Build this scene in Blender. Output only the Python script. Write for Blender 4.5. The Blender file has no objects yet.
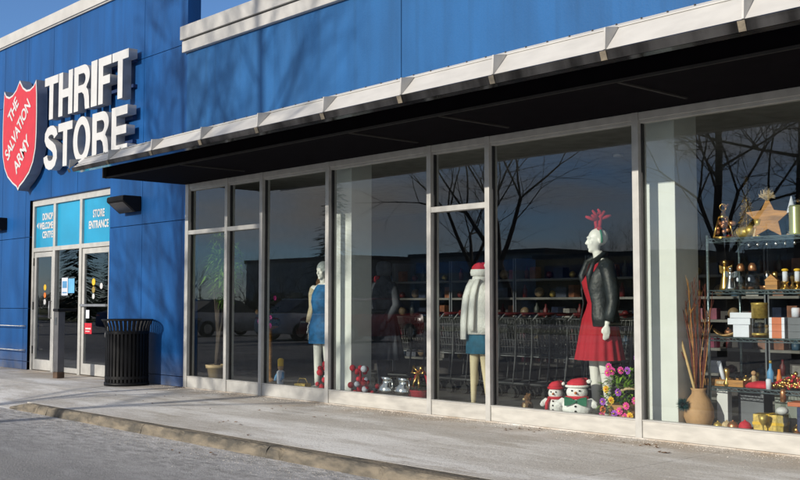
import bpy, math, random
from mathutils import Vector, Matrix
PI = math.pi
rnd = random.Random(7)
S = bpy.context.scene
COL = S.collection

# ---------------------------------------------------------------- camera
CAM_D, CAM_H = 7.99, 1.2
cd = bpy.data.cameras.new('camera'); cam = bpy.data.objects.new('camera', cd); COL.objects.link(cam)
cd.sensor_width = 36.0; cd.lens = 1055 / 800 * 36; cd.clip_end = 2000; cd.clip_start = 0.05
cam.location = (0, -CAM_D, CAM_H)
cam.rotation_euler = (math.radians(90 + 3.4715), 0, math.radians(47.7517))
S.camera = cam

# ---------------------------------------------------------------- sky, sun, exposure
SUN_AZ = math.radians(2.0)          # from the left of straight-on
SUN_EL = math.atan(0.343)
W = bpy.data.worlds.new('World'); S.world = W; W.use_nodes = True
nt = W.node_tree; bg = nt.nodes['Background']
sky = nt.nodes.new('ShaderNodeTexSky'); sky.sky_type = 'NISHITA'; sky.sun_disc = False
sky.sun_elevation = SUN_EL; sky.sun_rotation = PI + SUN_AZ
sky.air_density = 1.0; sky.dust_density = 0.0; sky.ozone_density = 5.0; sky.altitude = 2500
# broken cloud in the low sky on the sun's side
tc = nt.nodes.new('ShaderNodeTexCoord'); mp = nt.nodes.new('ShaderNodeMapping'); mp.inputs['Scale'].default_value = (2.2, 2.2, 9.0)
nz = nt.nodes.new('ShaderNodeTexNoise'); nz.inputs['Scale'].default_value = 1.6; nz.inputs['Detail'].default_value = 6
rp = nt.nodes.new('ShaderNodeValToRGB'); rp.color_ramp.elements[0].position = .32; rp.color_ramp.elements[1].position = .60
sx = nt.nodes.new('ShaderNodeSeparateXYZ')
mr = nt.nodes.new('ShaderNodeMapRange'); mr.inputs['From Min'].default_value = 0.25; mr.inputs['From Max'].default_value = -0.25
mu = nt.nodes.new('ShaderNodeMath'); mu.operation = 'MULTIPLY'
mx = nt.nodes.new('ShaderNodeMix'); mx.data_type = 'RGBA'
mx.inputs[7].default_value = (5.0, 4.8, 4.6, 1)
L = nt.links.new
L(tc.outputs['Generated'], mp.inputs['Vector']); L(mp.outputs['Vector'], nz.inputs['Vector']); L(nz.outputs['Fac'], rp.inputs['Fac'])
L(tc.outputs['Generated'], sx.inputs[0]); L(sx.outputs['Y'], mr.inputs['Value'])
L(mr.outputs['Result'], mu.inputs[0]); L(rp.outputs['Color'], mu.inputs[1])
L(mu.outputs[0], mx.inputs[0]); L(sky.outputs['Color'], mx.inputs[6]); L(mx.outputs[2], bg.inputs['Color'])
bg.inputs['Strength'].default_value = 0.15
sd = bpy.data.lights.new('sun', 'SUN'); sun = bpy.data.objects.new('sun', sd); COL.objects.link(sun)
sd.energy = 4.3; sd.angle = math.radians(0.53); sd.color = (1, .92, .80)
sun.rotation_euler = Vector((math.sin(SUN_AZ), math.cos(SUN_AZ), -math.tan(SUN_EL))).to_track_quat('-Z', 'Y').to_euler()
S.view_settings.view_transform = 'Standard'; S.view_settings.look = 'None'
S.view_settings.gamma = 1; S.view_settings.exposure = 0.0; S.view_settings.use_curve_mapping = False

# ---------------------------------------------------------------- materials
def srgb(r, g, b):
    return tuple(((c / 255) / 12.92 if c / 255 < .04045 else ((c / 255 + .055) / 1.055) ** 2.4) for c in (r, g, b))
def mat(name, col, rough=.6, metal=0., var=.12, scale=6., bump=0., bscale=60., col2=None, detail=5., spec=.5, stretch=None, lo=.35, hi=.65):
    m = bpy.data.materials.new(name); m.use_nodes = True
    n = m.node_tree.nodes; l = m.node_tree.links; p = n['Principled BSDF']
    p.inputs['Roughness'].default_value = rough; p.inputs['Metallic'].default_value = metal
    p.inputs['Specular IOR Level'].default_value = spec
    t = n.new('ShaderNodeTexCoord'); mp = n.new('ShaderNodeMapping')
    l.new(t.outputs['Object'], mp.inputs['Vector'])
    if stretch: mp.inputs['Scale'].default_value = stretch
    q = n.new('ShaderNodeTexNoise'); q.inputs['Scale'].default_value = scale; q.inputs['Detail'].default_value = detail
    l.new(mp.outputs['Vector'], q.inputs['Vector'])
    r = n.new('ShaderNodeMapRange'); r.inputs['From Min'].default_value = lo; r.inputs['From Max'].default_value = hi
    l.new(q.outputs['Fac'], r.inputs['Value'])
    k = n.new('ShaderNodeMix'); k.data_type = 'RGBA'
    a = col2 if col2 else tuple(c * (1 - var) for c in col); b = col if col2 else tuple(min(1, c * (1 + var)) for c in col)
    k.inputs[6].default_value = (*a, 1); k.inputs[7].default_value = (*b, 1)
    l.new(r.outputs['Result'], k.inputs[0]); l.new(k.outputs[2], p.inputs['Base Color'])
    if bump:
        q2 = n.new('ShaderNodeTexNoise'); q2.inputs['Scale'].default_value = bscale; q2.inputs['Detail'].default_value = 4
        l.new(t.outputs['Object'], q2.inputs['Vector'])
        bn = n.new('ShaderNodeBump'); bn.inputs['Strength'].default_value = bump; bn.inputs['Distance'].default_value = .02
        l.new(q2.outputs['Fac'], bn.inputs['Height']); l.new(bn.outputs['Normal'], p.inputs['Normal'])
    return m
def glass_mat(name, tint, ior, wob=.0):
    m = bpy.data.materials.new(name); m.use_nodes = True
    n = m.node_tree.nodes; l = m.node_tree.links; n.remove(n['Principled BSDF'])
    o = n['Material Output']
    tr = n.new('ShaderNodeBsdfTransparent'); tr.inputs[0].default_value = (*tint, 1)
    cl = n.new('ShaderNodeBsdfTransparent')
    gl = n.new('ShaderNodeBsdfGlossy'); gl.inputs['Roughness'].default_value = 0.0; gl.inputs[0].default_value = (.95, .97, 1, 1)
    if wob:
        t = n.new('ShaderNodeTexCoord'); q = n.new('ShaderNodeTexNoise'); q.inputs['Scale'].default_value = 1.3; q.inputs['Detail'].default_value = 1
        bn = n.new('ShaderNodeBump'); bn.inputs['Strength'].default_value = wob; bn.inputs['Distance'].default_value = .02
        l.new(t.outputs['Object'], q.inputs['Vector']); l.new(q.outputs['Fac'], bn.inputs['Height']); l.new(bn.outputs['Normal'], gl.inputs['Normal'])
    fr = n.new('ShaderNodeFresnel'); fr.inputs['IOR'].default_value = ior
    a = n.new('ShaderNodeMixShader'); b = n.new('ShaderNodeMixShader'); ge = n.new('ShaderNodeNewGeometry')
    l.new(fr.outputs[0], a.inputs[0]); l.new(tr.outputs[0], a.inputs[1]); l.new(gl.outputs[0], a.inputs[2])
    l.new(ge.outputs['Backfacing'], b.inputs[0]); l.new(a.outputs[0], b.inputs[1]); l.new(cl.outputs[0], b.inputs[2])
    l.new(b.outputs[0], o.inputs['Surface'])
    return m
def emit_mat(name, col, st):
    m = bpy.data.materials.new(name); m.use_nodes = True; p = m.node_tree.nodes['Principled BSDF']
    p.inputs['Base Color'].default_value = (*col, 1); p.inputs['Emission Color'].default_value = (*col, 1); p.inputs['Emission Strength'].default_value = st
    return m
M = {}
M['blue'] = mat('blue_paint', (.003, .074, .255), .55, var=.17, scale=1.6, bump=.12, bscale=45, stretch=(1.6, 1, .35), spec=.35)
def weather(m, z0, z1, col):
    n = m.node_tree.nodes; l = m.node_tree.links; p = n['Principled BSDF']; src = p.inputs['Base Color'].links[0].from_socket
    t = n.new('ShaderNodeTexCoord'); mp = n.new('ShaderNodeMapping'); mp.inputs['Scale'].default_value = (7, 1, .22); l.new(t.outputs['Object'], mp.inputs['Vector'])
    q = n.new('ShaderNodeTexNoise'); q.inputs['Scale'].default_value = 1.2; q.inputs['Detail'].default_value = 7; l.new(mp.outputs['Vector'], q.inputs['Vector'])
    r = n.new('ShaderNodeMapRange'); r.inputs['From Min'].default_value = .5; r.inputs['From Max'].default_value = .75; r.inputs['To Max'].default_value = .45; l.new(q.outputs['Fac'], r.inputs['Value'])
    k = n.new('ShaderNodeMix'); k.data_type = 'RGBA'; k.inputs[7].default_value = (*[c*.62 for c in col], 1); l.new(r.outputs['Result'], k.inputs[0]); l.new(src, k.inputs[6])
    sp = n.new('ShaderNodeSeparateXYZ'); l.new(t.outputs['Object'], sp.inputs[0])
    q2 = n.new('ShaderNodeTexNoise'); q2.inputs['Scale'].default_value = 5; q2.inputs['Detail'].default_value = 8; l.new(t.outputs['Object'], q2.inputs['Vector'])
    g = n.new('ShaderNodeMapRange'); g.inputs['From Min'].default_value = z1; g.inputs['From Max'].default_value = z0; l.new(sp.outputs['Z'], g.inputs['Value'])
    mu = n.new('ShaderNodeMath'); mu.operation = 'MULTIPLY'; l.new(g.outputs['Result'], mu.inputs[0]); l.new(q2.outputs['Fac'], mu.inputs[1])
    k2 = n.new('ShaderNodeMix'); k2.data_type = 'RGBA'; k2.inputs[7].default_value = (.16, .16, .17, 1); l.new(mu.outputs[0], k2.inputs[0]); l.new(k.outputs[2], k2.inputs[6]); l.new(k2.outputs[2], p.inputs['Base Color'])
weather(M['blue'], 0, .5, (.003, .074, .255))
M['blue_faded'] = mat('faded_blue_paint', (.013, .102, .285), .6, var=.14, scale=1.2, bump=.12, bscale=45, stretch=(1.6, 1, .5), spec=.35)
weather(M['blue_faded'], -5, -4, (.014, .100, .262))
M['blue_dark'] = mat('blue_joint', (.008, .03, .11), .8)
M['coping'] = mat('coping_metal', (.50, .49, .47), .5, var=.08, scale=3, bump=.05, bscale=12)
M['fascia'] = mat('fascia_metal', (.53, .52, .50), .42, .0, var=.06, scale=4, bump=.06, bscale=5, stretch=(1, 1, 3))
M['gusset'] = mat('gusset_metal', (.50, .49, .47), .45, .2)
M['strip'] = mat('fascia_strip', (.14, .135, .13), .13, .9, var=.7, scale=1.4, stretch=(3, 1, 1), bump=.10, bscale=3)
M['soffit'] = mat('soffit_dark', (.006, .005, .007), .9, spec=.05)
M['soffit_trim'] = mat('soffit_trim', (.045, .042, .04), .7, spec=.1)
M['alu'] = mat('aluminium_frame', (.49, .485, .46), .45, .1, var=.08, scale=9)
M['alu_dark'] = mat('gasket_dark', (.03, .03, .032), .5)
M['sill'] = mat('sill_panel', (.52, .505, .465), .5, .1, var=.1, scale=5, stretch=(1, 1, 4))
M['glass'] = glass_mat('window_glass', (.90, .94, .92), 1.72, .012)
M['film'] = mat('cyan_film', (.015, .30, .52), .25, var=.12, scale=1.2)
M['white'] = mat('white_paint', (.60, .60, .60), .5, var=.04)
M['sign_side'] = mat('sign_return', (.40, .41, .43), .45, .2)
M['sign_back'] = mat('sign_return_dark', (.20, .22, .27), .45, .3)
M['red_sign'] = mat('red_sign', (.58, .022, .035), .4, var=.06)
M['black'] = mat('black_metal', (.005, .005, .006), .5, spec=.25)
M['bronze'] = mat('dark_lamp', (.006, .006, .007), .6, spec=.2)
M['concrete'] = None; M['asphalt'] = None
M['floor'] = mat('store_floor', (.14, .135, .13), .35, var=.2, scale=3)
M['ceil'] = mat('store_ceiling', (.30, .295, .27), .9)
M['inwall'] = mat('store_wall', (.16, .165, .155), .8)
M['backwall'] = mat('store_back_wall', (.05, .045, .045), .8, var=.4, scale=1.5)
M['column'] = mat('column_paint', (.66, .68, .65), .6, var=.03)
M['skin_white'] = mat('mannequin_white', (.76, .75, .70), .4, var=.02)
M['skin_cream'] = mat('mannequin_cream', (.66, .56, .36), .45, var=.03)
M['red_cloth'] = mat('red_cloth', (.36, .008, .02), .85, var=.08, scale=5)
M['red_bright'] = mat('red_felt', (.55, .02, .04), .8, var=.15, scale=20)
M['antler_red'] = mat('antler_felt', (.34, .006, .015), .9, var=.15, scale=30, bump=.3, bscale=150)
M['leather'] = mat('black_leather', (.014, .019, .022), .5, var=.4, scale=7, bump=.35, bscale=22)
M['knit'] = mat('white_knit', (.86, .86, .82), .9, var=.06, scale=30, bump=.5, bscale=70, stretch=(3, 3, .6))
M['plush'] = mat('white_plush', (.82, .82, .80), .9, var=.05, scale=30, bump=.4, bscale=120)
M['teal'] = mat('teal_cloth', (.008, .10, .17), .8, var=.25, scale=12)
M['bluedress'] = mat('blue_dress', (.01, .12, .30), .7, var=.25, scale=14, bump=.2)
M['beige'] = mat('beige_knit', (.52, .44, .30), .9, var=.1, scale=25, bump=.3)
M['fur'] = mat('brown_fur', (.12, .06, .025), .95, var=.5, scale=30, bump=.8)
M['grey_knit'] = mat('grey_knit', (.38, .42, .42), .9, var=.15, scale=30, bump=.3)
M['coat'] = mat('dark_coat', (.055, .062, .078), .8, var=.3, scale=10)
M['green'] = mat('green_felt', (.005, .14, .07), .8)
M['wire'] = mat('chrome_wire', (.42, .44, .46), .3, .9)
M['cart_wire'] = mat('cart_wire', (.13, .135, .14), .5, .5)
M['dark_handle'] = mat('dark_red_handle', (.10, .012, .014), .5)
M['steel_blue'] = mat('shelf_wire', (.22, .29, .32), .4, .7)
M['gold'] = mat('gold', (.62, .40, .12), .28, .95, var=.2, scale=20)
M['goldm'] = mat('gold_matte', (.50, .36, .10), .45, .6, var=.25, scale=40)
M['silver'] = mat('silver', (.62, .62, .60), .18, 1.0)
M['copper'] = mat('copper', (.55, .25, .12), .35, .8)
M['wood'] = mat('wood', (.40, .19, .05), .6, var=.35, scale=5, stretch=(1, 1, 9))
M['woodl'] = mat('wood_light', (.48, .30, .13), .6, var=.25, scale=6, stretch=(8, 1, 1))
M['raffia'] = mat('raffia', (.50, .38, .22), .9, var=.3, scale=30)
M['clay'] = mat('clay', (.46, .27, .13), .75, var=.12, scale=8, bump=.2)
M['pot'] = mat('tan_pot', (.55, .40, .22), .7, var=.08)
M['twig_red'] = mat('twig_red', (.15, .035, .02), .8, var=.3)
M['twig_tan'] = mat('twig_tan', (.52, .36, .16), .7)
M['tinsel'] = mat('teal_tinsel', (.01, .07, .075), .5, .3)
M['leafg'] = mat('leaf_green', (.17, .32, .03), .6, var=.4, scale=8)
M['leafm'] = mat('leaf_mid', (.12, .25, .03), .5, var=.4, scale=8)
M['leafd'] = mat('leaf_dark', (.02, .065, .02), .6, var=.4, scale=8)
M['pink'] = mat('pink_petal', (.70, .06, .30), .7, var=.2)
M['purple'] = mat('purple_petal', (.38, .09, .55), .7, var=.2)
M['yellow'] = mat('yellow', (.78, .48, .03), .6)
M['orange'] = mat('orange', (.70, .19, .03), .6)
M['box_orange'] = mat('orange_box', (.50, .14, .06), .6)
M['box_white'] = mat('white_box', (.66, .69, .78), .6, var=.05)
M['box_grey'] = mat('grey_box', (.13, .14, .16), .6)
M['navy'] = mat('navy', (.015, .03, .10), .6)
M['bluep'] = mat('light_blue', (.10, .30, .55), .5)
M['jar'] = glass_mat('jar_glass', (.66, .69, .66), 1.7, .0)
M['bark'] = mat('bark', (.075, .058, .045), .9, var=.3, scale=5, bump=.6, bscale=15)
M['spruce'] = mat('spruce_needles', (.02, .045, .022), .8, var=.4, scale=3)
M['brick'] = mat('brown_brick', (.15, .085, .06), .85, var=.25, scale=2)
M['roofg'] = mat('grey_roof', (.10, .10, .10), .8)
M['tyre'] = mat('tyre', (.012, .012, .012), .8)
M['carglass'] = mat('car_glass', (.02, .022, .025), .08, spec=.8)
M['grass'] = mat('winter_grass', (.10, .11, .035), .95, var=.35, scale=2, bump=.6, bscale=30)
M['stone'] = mat('grit_stone', (.42, .39, .35), .9, var=.35, scale=14, detail=1)
M['deadleaf'] = mat('dead_leaf', (.17, .085, .03), .8, var=.5, scale=10)
M['spot'] = emit_mat('ceiling_spot', (1, .93, .8), 14)
M['paper_blue'] = mat('paper_blue', (.13, .42, .72), .6)
M['rail'] = mat('rail_metal', (.35, .36, .38), .4, .6)
M['postgrey'] = mat('post_grey', (.13, .13, .135), .5, .3)
M['rust'] = mat('rusty_foot', (.09, .055, .035), .8, var=.4)

def ground_mats():
    # sidewalk concrete: base mottling, pale salt bloom, brown dirt band against the building
    m = bpy.data.materials.new('sidewalk_concrete'); m.use_nodes = True
    n = m.node_tree.nodes; l = m.node_tree.links; p = n['Principled BSDF']; p.inputs['Roughness'].default_value = .9
    p.inputs['Specular IOR Level'].default_value = .25
    t = n.new('ShaderNodeTexCoord')
    def noise(sc, det, st=(1, 1, 1), rough=.55):
        mp = n.new('ShaderNodeMapping'); mp.inputs['Scale'].default_value = st; l.new(t.outputs['Object'], mp.inputs['Vector'])
        q = n.new('ShaderNodeTexNoise'); q.inputs['Scale'].default_value = sc; q.inputs['Detail'].default_value = det; q.inputs['Roughness'].default_value = rough
        l.new(mp.outputs['Vector'], q.inputs['Vector']); return q.outputs['Fac']
    def ramp(v, a, b):
        r = n.new('ShaderNodeMapRange'); r.inputs['From Min'].default_value = a; r.inputs['From Max'].default_value = b; l.new(v, r.inputs['Value']); return r.outputs['Result']
    def mix(f, a, b):
        k = n.new('ShaderNodeMix'); k.data_type = 'RGBA'
        l.new(f, k.inputs[0])
        for s, c in ((6, a), (7, b)):
            if isinstance(c, tuple): k.inputs[s].default_value = (*c, 1)
            else: l.new(c, k.inputs[s])
        return k.outputs[2]
    def math_(op, a, b):
        k = n.new('ShaderNodeMath'); k.operation = op
        for i, v in enumerate((a, b)):
            if isinstance(v, (int, float)): k.inputs[i].default_value = v
            else: l.new(v, k.inputs[i])
        k.use_clamp = True
        return k.outputs[0]
    c = mix(ramp(noise(1.0, 7, (.45, 1.4, 1), .68), .40, .60), (.48, .445, .39), (.72, .705, .68))
    c = mix(ramp(noise(22, 5), .3, .7), mix(ramp(noise(60, 2), .3, .7), (.40, .385, .36), (.60, .58, .55)), c)
    c = mix(math_('MULTIPLY', ramp(noise(.9, 8, (.4, 1.5, 1), .72), .46, .60), .85), c, (.84, .84, .83))
    c = mix(math_('MULTIPLY', ramp(noise(1.7, 8, (.5, 1.6, 1), .75), .58, .66), .55), c, (.33, .28, .22))
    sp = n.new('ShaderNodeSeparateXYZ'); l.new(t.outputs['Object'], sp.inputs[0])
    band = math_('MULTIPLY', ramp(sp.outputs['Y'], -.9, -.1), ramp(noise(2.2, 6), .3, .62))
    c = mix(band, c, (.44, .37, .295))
    c = mix(math_('MULTIPLY', ramp(noise(55, 3), .60, .66), .5), c, (.10, .09, .08))
    l.new(c, p.inputs['Base Color'])
    b = n.new('ShaderNodeBump'); b.inputs['Strength'].default_value = .55; b.inputs['Distance'].default_value = .012
    l.new(noise(38, 6, rough=.7), b.inputs['Height']); l.new(b.outputs['Normal'], p.inputs['Normal'])
    M['concrete'] = m
    m = bpy.data.materials.new('lot_asphalt'); m.use_nodes = True
    n = m.node_tree.nodes; l = m.node_tree.links; p = n['Principled BSDF']; p.inputs['Roughness'].default_value = .85
    p.inputs['Specular IOR Level'].default_value = .3
    t = n.new('ShaderNodeTexCoord')
    c = mix(ramp(noise(.7, 7, (.4, 1.6, 1), .65), .38, .62), (.24, .24, .24), (.33, .325, .32))
    c = mix(ramp(noise(70, 4), .28, .5), (.18, .18, .18), c)
    sp = n.new('ShaderNodeSeparateXYZ'); l.new(t.outputs['Object'], sp.inputs[0])
    near = math_('MULTIPLY', ramp(sp.outputs['Y'], -4.4, -2.75), ramp(noise(9, 9, (.6, 1.4, 1), .8), .42, .60))
    c = mix(near, c, (.66, .66, .67))
    c = mix(math_('MULTIPLY', ramp(noise(1.3, 9, (.5, 1.6, 1), .75), .52, .66), .7), c, (.42, .42, .43))
    c = mix(ramp(noise(90, 2), .64, .68), c, (.48, .47, .45))
    l.new(c, p.inputs['Base Color'])
    b = n.new('ShaderNodeBump'); b.inputs['Strength'].default_value = .8; b.inputs['Distance'].default_value = .012
    l.new(noise(60, 5, rough=.7), b.inputs['Height']); l.new(b.outputs['Normal'], p.inputs['Normal'])
    M['asphalt'] = m
ground_mats()
M['kerb'] = mat('kerb_concrete', (.23, .195, .145), .9, col2=(.09, .082, .068), lo=.38, hi=.60, scale=3.2, bump=.7, bscale=25, stretch=(1, 3, 3), detail=8)

# ---------------------------------------------------------------- mesh builder
class MB:
    def __init__(s): s.v = []; s.f = []; s.m = []; s.s = []
    def add(s, vs, fs, mi=0, sm=False, T=None):
        o = len(s.v)
        s.v += [tuple(T @ Vector(v)) if T else tuple(v) for v in vs]
        for f in fs: s.f.append(tuple(i + o for i in f)); s.m.append(mi); s.s.append(sm)
        return s
    def box(s, a, b, mi=0, T=None):
        x0, y0, z0 = a; x1, y1, z1 = b
        return s.add([(x0,y0,z0),(x1,y0,z0),(x1,y1,z0),(x0,y1,z0),(x0,y0,z1),(x1,y0,z1),(x1,y1,z1),(x0,y1,z1)],
              [(3,2,1,0),(4,5,6,7),(0,1,5,4),(1,2,6,5),(2,3,7,6),(3,0,4,7)], mi, False, T)
    def tube(s, pts, rad, n=6, mi=0, sm=True, cap=True, T=None):
        pts = [Vector(p) for p in pts]
        if not isinstance(rad, (list, tuple)): rad = [rad] * len(pts)
        vs = []; fs = []; up = None
        for i, p in enumerate(pts):
            d = (pts[min(i + 1, len(pts) - 1)] - pts[max(i - 1, 0)]).normalized()
            if up is None: up = Vector((0, 0, 1)) if abs(d.z) < .9 else Vector((1, 0, 0))
            a = d.cross(up).normalized(); b = a.cross(d).normalized(); up = b
            for k in range(n):
                t = 2 * PI * k / n; vs.append(p + (a * math.cos(t) + b * math.sin(t)) * rad[i])
        for i in range(len(pts) - 1):
            for k in range(n):
                k2 = (k + 1) % n
                fs.append((i*n+k, i*n+k2, (i+1)*n+k2, (i+1)*n+k))
        if cap: fs.append(tuple(reversed(range(n)))); fs.append(tuple(range((len(pts)-1)*n, len(pts)*n)))
        # orientation outward
        fs = [tuple(reversed(f)) for f in fs]
        return s.add(vs, fs, mi, sm, T)
    def loft(s, rings, mi=0, sm=True, cap=True, T=None):
        n = len(rings[0]); vs = [p for r in rings for p in r]; fs = []
        for i in range(len(rings) - 1):
            for k in range(n):
                k2 = (k + 1) % n; fs.append((i*n+k, i*n+k2, (i+1)*n+k2, (i+1)*n+k))
        if cap: fs.append(tuple(reversed(range(n)))); fs.append(tuple(range((len(rings)-1)*n, len(rings)*n)))
        return s.add(vs, fs, mi, sm, T)
    def lathe(s, prof, n=20, c=(0, 0, 0), mi=0, sm=True, T=None, cap=True):
        rings = [[(c[0] + r*math.cos(2*PI*k/n), c[1] + r*math.sin(2*PI*k/n), c[2] + z) for k in range(n)] for r, z in prof]
        return s.loft(rings, mi, sm, cap, T)
    def ball(s, c, r, n=12, mi=0, T=None):
        if not isinstance(r, (list, tuple)): r = (r, r, r)
        rings = []
        h = max(4, n // 2 + 1)
        for i in range(h + 1):
            a = -PI/2 + PI * i / h; ca = max(math.cos(a), .03); sa = math.sin(a)
            rings.append([(c[0] + r[0]*ca*math.cos(2*PI*k/n), c[1] + r[1]*ca*math.sin(2*PI*k/n), c[2] + r[2]*sa) for k in range(n)])
        return s.loft(rings, mi, True, True, T)
    def prism(s, poly, y0, y1, mi=0, T=None, sm=False):      # poly in (x,z), extruded along y; poly anticlockwise seen from -y
        n = len(poly); vs = [(x, y0, z) for x, z in poly] + [(x, y1, z) for x, z in poly]
        fs = [tuple(range(n)), tuple(reversed(range(n, 2*n)))]
        for k in range(n): k2 = (k+1) % n; fs.append((k, n + k, n + k2, k2))
        return s.add(vs, fs, mi, sm, T)
    def mesh(s, name, mats):
        me = bpy.data.meshes.new(name); me.from_pydata(s.v, [], s.f)
        for m in (mats if isinstance(mats, (list, tuple)) else [mats]): me.materials.append(M[m] if isinstance(m, str) else m)
        me.polygons.foreach_set('material_index', s.m); me.polygons.foreach_set('use_smooth', s.s)
        me.update(); return me
    def build(s, name, mats, parent=None, bevel=0):
        return link(name, s.mesh(name, mats), parent, bevel)
def link(name, me, parent=None, bevel=0):
    o = bpy.data.objects.new(name, me); COL.objects.link(o)
    if parent: o.parent = parent
    if bevel:
        b = o.modifiers.new('bevel', 'BEVEL'); b.width = bevel; b.segments = 2; b.limit_method = 'ANGLE'; b.angle_limit = math.radians(40)
    return o
def tag(o, label=None, cat=None, group=None, kind=None):
    if label: o['label'] = label
    if cat: o['category'] = cat
    if group: o['group'] = group
    if kind: o['kind'] = kind
    return o
def thing(name, label, cat, loc=(0, 0, 0), rz=0, group=None):
    o = bpy.data.objects.new(name, None); o.empty_display_size = .1; COL.objects.link(o)
    o.location = loc; o.rotation_euler = (0, 0, rz); return tag(o, label, cat, group)
def dup(root, loc, rz=0, label=None, group=None, scale=None):
    r = root.copy(); COL.objects.link(r); r.location = loc; r.rotation_euler = (0, 0, rz)
    if scale: r.scale = scale if isinstance(scale, tuple) else (scale,)*3
    if label: r['label'] = label
    if group: r['group'] = group
    for ch in list(root.children):
        c = ch.copy(); COL.objects.link(c); c.parent = r
        for g in ch.children:
            d = g.copy(); COL.objects.link(d); d.parent = c
    return r
def from_temp(o):
    bpy.context.view_layer.update(); dg = bpy.context.evaluated_depsgraph_get()
    me = bpy.data.meshes.new_from_object(o.evaluated_get(dg)); d = o.data; bpy.data.objects.remove(o)
    return me
def remeshed(mb, name, m, voxel=.009, smooth=6):
    o = link('temporary', mb.mesh('temporary', m))
    r = o.modifiers.new('r', 'REMESH'); r.mode = 'VOXEL'; r.voxel_size = voxel; r.use_smooth_shade = True
    if smooth: s = o.modifiers.new('s', 'SMOOTH'); s.iterations = smooth; s.factor = .5
    me = from_temp(o); me.name = name
    me.materials.clear(); me.materials.append(M[m])
    for p in me.polygons: p.use_smooth = True; p.material_index = 0
    return me
def curve_mesh(polys, ext, bev, mats, name):     # 2-D outlines (with holes) in x,y -> mesh standing in x,z facing -y, centred depth
    cu = bpy.data.curves.new(name, 'CURVE'); cu.dimensions = '2D'; cu.fill_mode = 'BOTH'; cu.extrude = ext; cu.bevel_depth = bev
    for pl in polys:
        sp = cu.splines.new('POLY'); sp.points.add(len(pl) - 1); sp.use_cyclic_u = True
        for i, (x, y) in enumerate(pl): sp.points[i].co = (x, y, 0, 1)
    o = bpy.data.objects.new(name, cu); COL.objects.link(o); me = from_temp(o)
    me.transform(Matrix.Rotation(PI/2, 4, 'X'))
    me.materials.clear()
    for m in mats: me.materials.append(M[m])
    me.update()
    for p in me.polygons: p.material_index = 0 if (len(mats) == 1 or p.normal.y < -.9) else 1
    return me
def text_mesh(txt, size, m, name, offset=0., ext=.002, align='LEFT', sx=1.0, rot=0., shear=0., spacing=1.0):
    cu = bpy.data.curves.new(name, 'FONT'); cu.body = txt; cu.size = size; cu.offset = offset; cu.extrude = ext; cu.align_x = align; cu.shear = shear; cu.space_character = spacing
    o = bpy.data.objects.new(name, cu); COL.objects.link(o); me = from_temp(o)
    me.transform(Matrix.Rotation(PI/2, 4, 'X') @ Matrix.Rotation(rot, 4, 'Z') @ Matrix.Diagonal((sx, 1, 1, 1)))
    me.materials.clear(); me.materials.append(M[m])
    for p in me.polygons: p.material_index = 0
    return me
def at(o, x, y, z): o.location = (x, y, z); return o

# ================================================================ GROUND
g = MB(); g.add([(-300, -300, -.09), (300, -300, -.09), (300, 60, -.09), (-300, 60, -.09)], [(0, 1, 2, 3)])
tag(g.build('parking_lot', 'asphalt'), kind='structure')
sw = MB()
XJ = [-12.75, -11.2, -8.98, -6.82, -4.65, -2.48, -.3, 1.9, 4.1]
for i in range(len(XJ) - 1):
    x0, x1 = XJ[i], XJ[i+1]
    sw.box((x0 + .004, -2.60, -.12), (x1 - .004, -.02, 0))
# ramped sidewalk part in front of the doors: level strip at the wall, sloping to the lot
for x0, x1 in ((-15.9, -12.75), (-18.2, -15.9), (-20.5, -18.2), (-22.8, -20.5), (-25, -22.8)):
    sw.box((x0 + .004, -1.312, -.12), (x1 - .004, .3, 0))
    z = -.096
    a0, a1 = x0 + .004, x1 - .004
    zr = -.090 if x1 > -13.7 else z        # the slab next to the kerb twists down
    sw.add([(a0, -1.32, 0), (a1, -1.32, 0), (a0, -2.75, z), (a1, -2.70 if zr > -.05 else -2.75, zr), (a0, -1.32, -.2), (a1, -1.32, -.2), (a0, -2.75, -.2), (a1, -2.75, -.2)],
           [(0, 2, 3, 1), (0, 4, 6, 2), (1, 3, 7, 5), (2, 6, 7, 3)])
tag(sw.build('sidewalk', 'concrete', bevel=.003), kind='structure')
kb = MB(); kr = random.Random(17)
def ky(x): return -2.715 - .014 * max(0, x + 12)
def kh(x): return -.07 + .072 * min(1, max(0, (x + 13.05) / .5))
KJ = [-13.05, -12.15, -11.9, -9.6, -7.4, -5.1, -2.9, -.6, 1.8, 4.2]
for j in range(len(KJ) - 1):                 # cast lengths with worn, chipped edges
    n = int((KJ[j+1] - KJ[j]) / .05); rings = []
    for q in range(n + 1):
        x = KJ[j] + .006 + (KJ[j+1] - KJ[j] - .012) * q / n
        c = abs(kr.gauss(0, .007)) + (kr.uniform(.01, .035) if kr.random() < .06 else 0); y, h = ky(x), kh(x)
        rings.append([(x, -2.606, h - .002), (x, y + .030, h), (x, y + .010 + c*.6, h - .006 - c*.5), (x, y - .006 + c*.4 + kr.gauss(0, .002), h - .022 - c), (x, y - .020 + kr.gauss(0, .003), min(h - .03, -.085)), (x, y - .022, -.2), (x, -2.606, -.2)])
    kb.loft(rings, 0, False, True)
tag(kb.build('kerb', 'kerb'), kind='structure')
gr = MB(); gr.add([(-300, -34, -.06), (300, -34, -.06), (300, -27.0, -.06), (-300, -27.0, -.06)], [(0, 1, 2, 3)])
gr.add([(-300, -300, -.06), (300, -300, -.06), (300, -44.0, -.06), (-300, -44.0, -.06)], [(0, 1, 2, 3)])
tag(gr.build('grass_verge', 'grass'), kind='structure')

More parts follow.
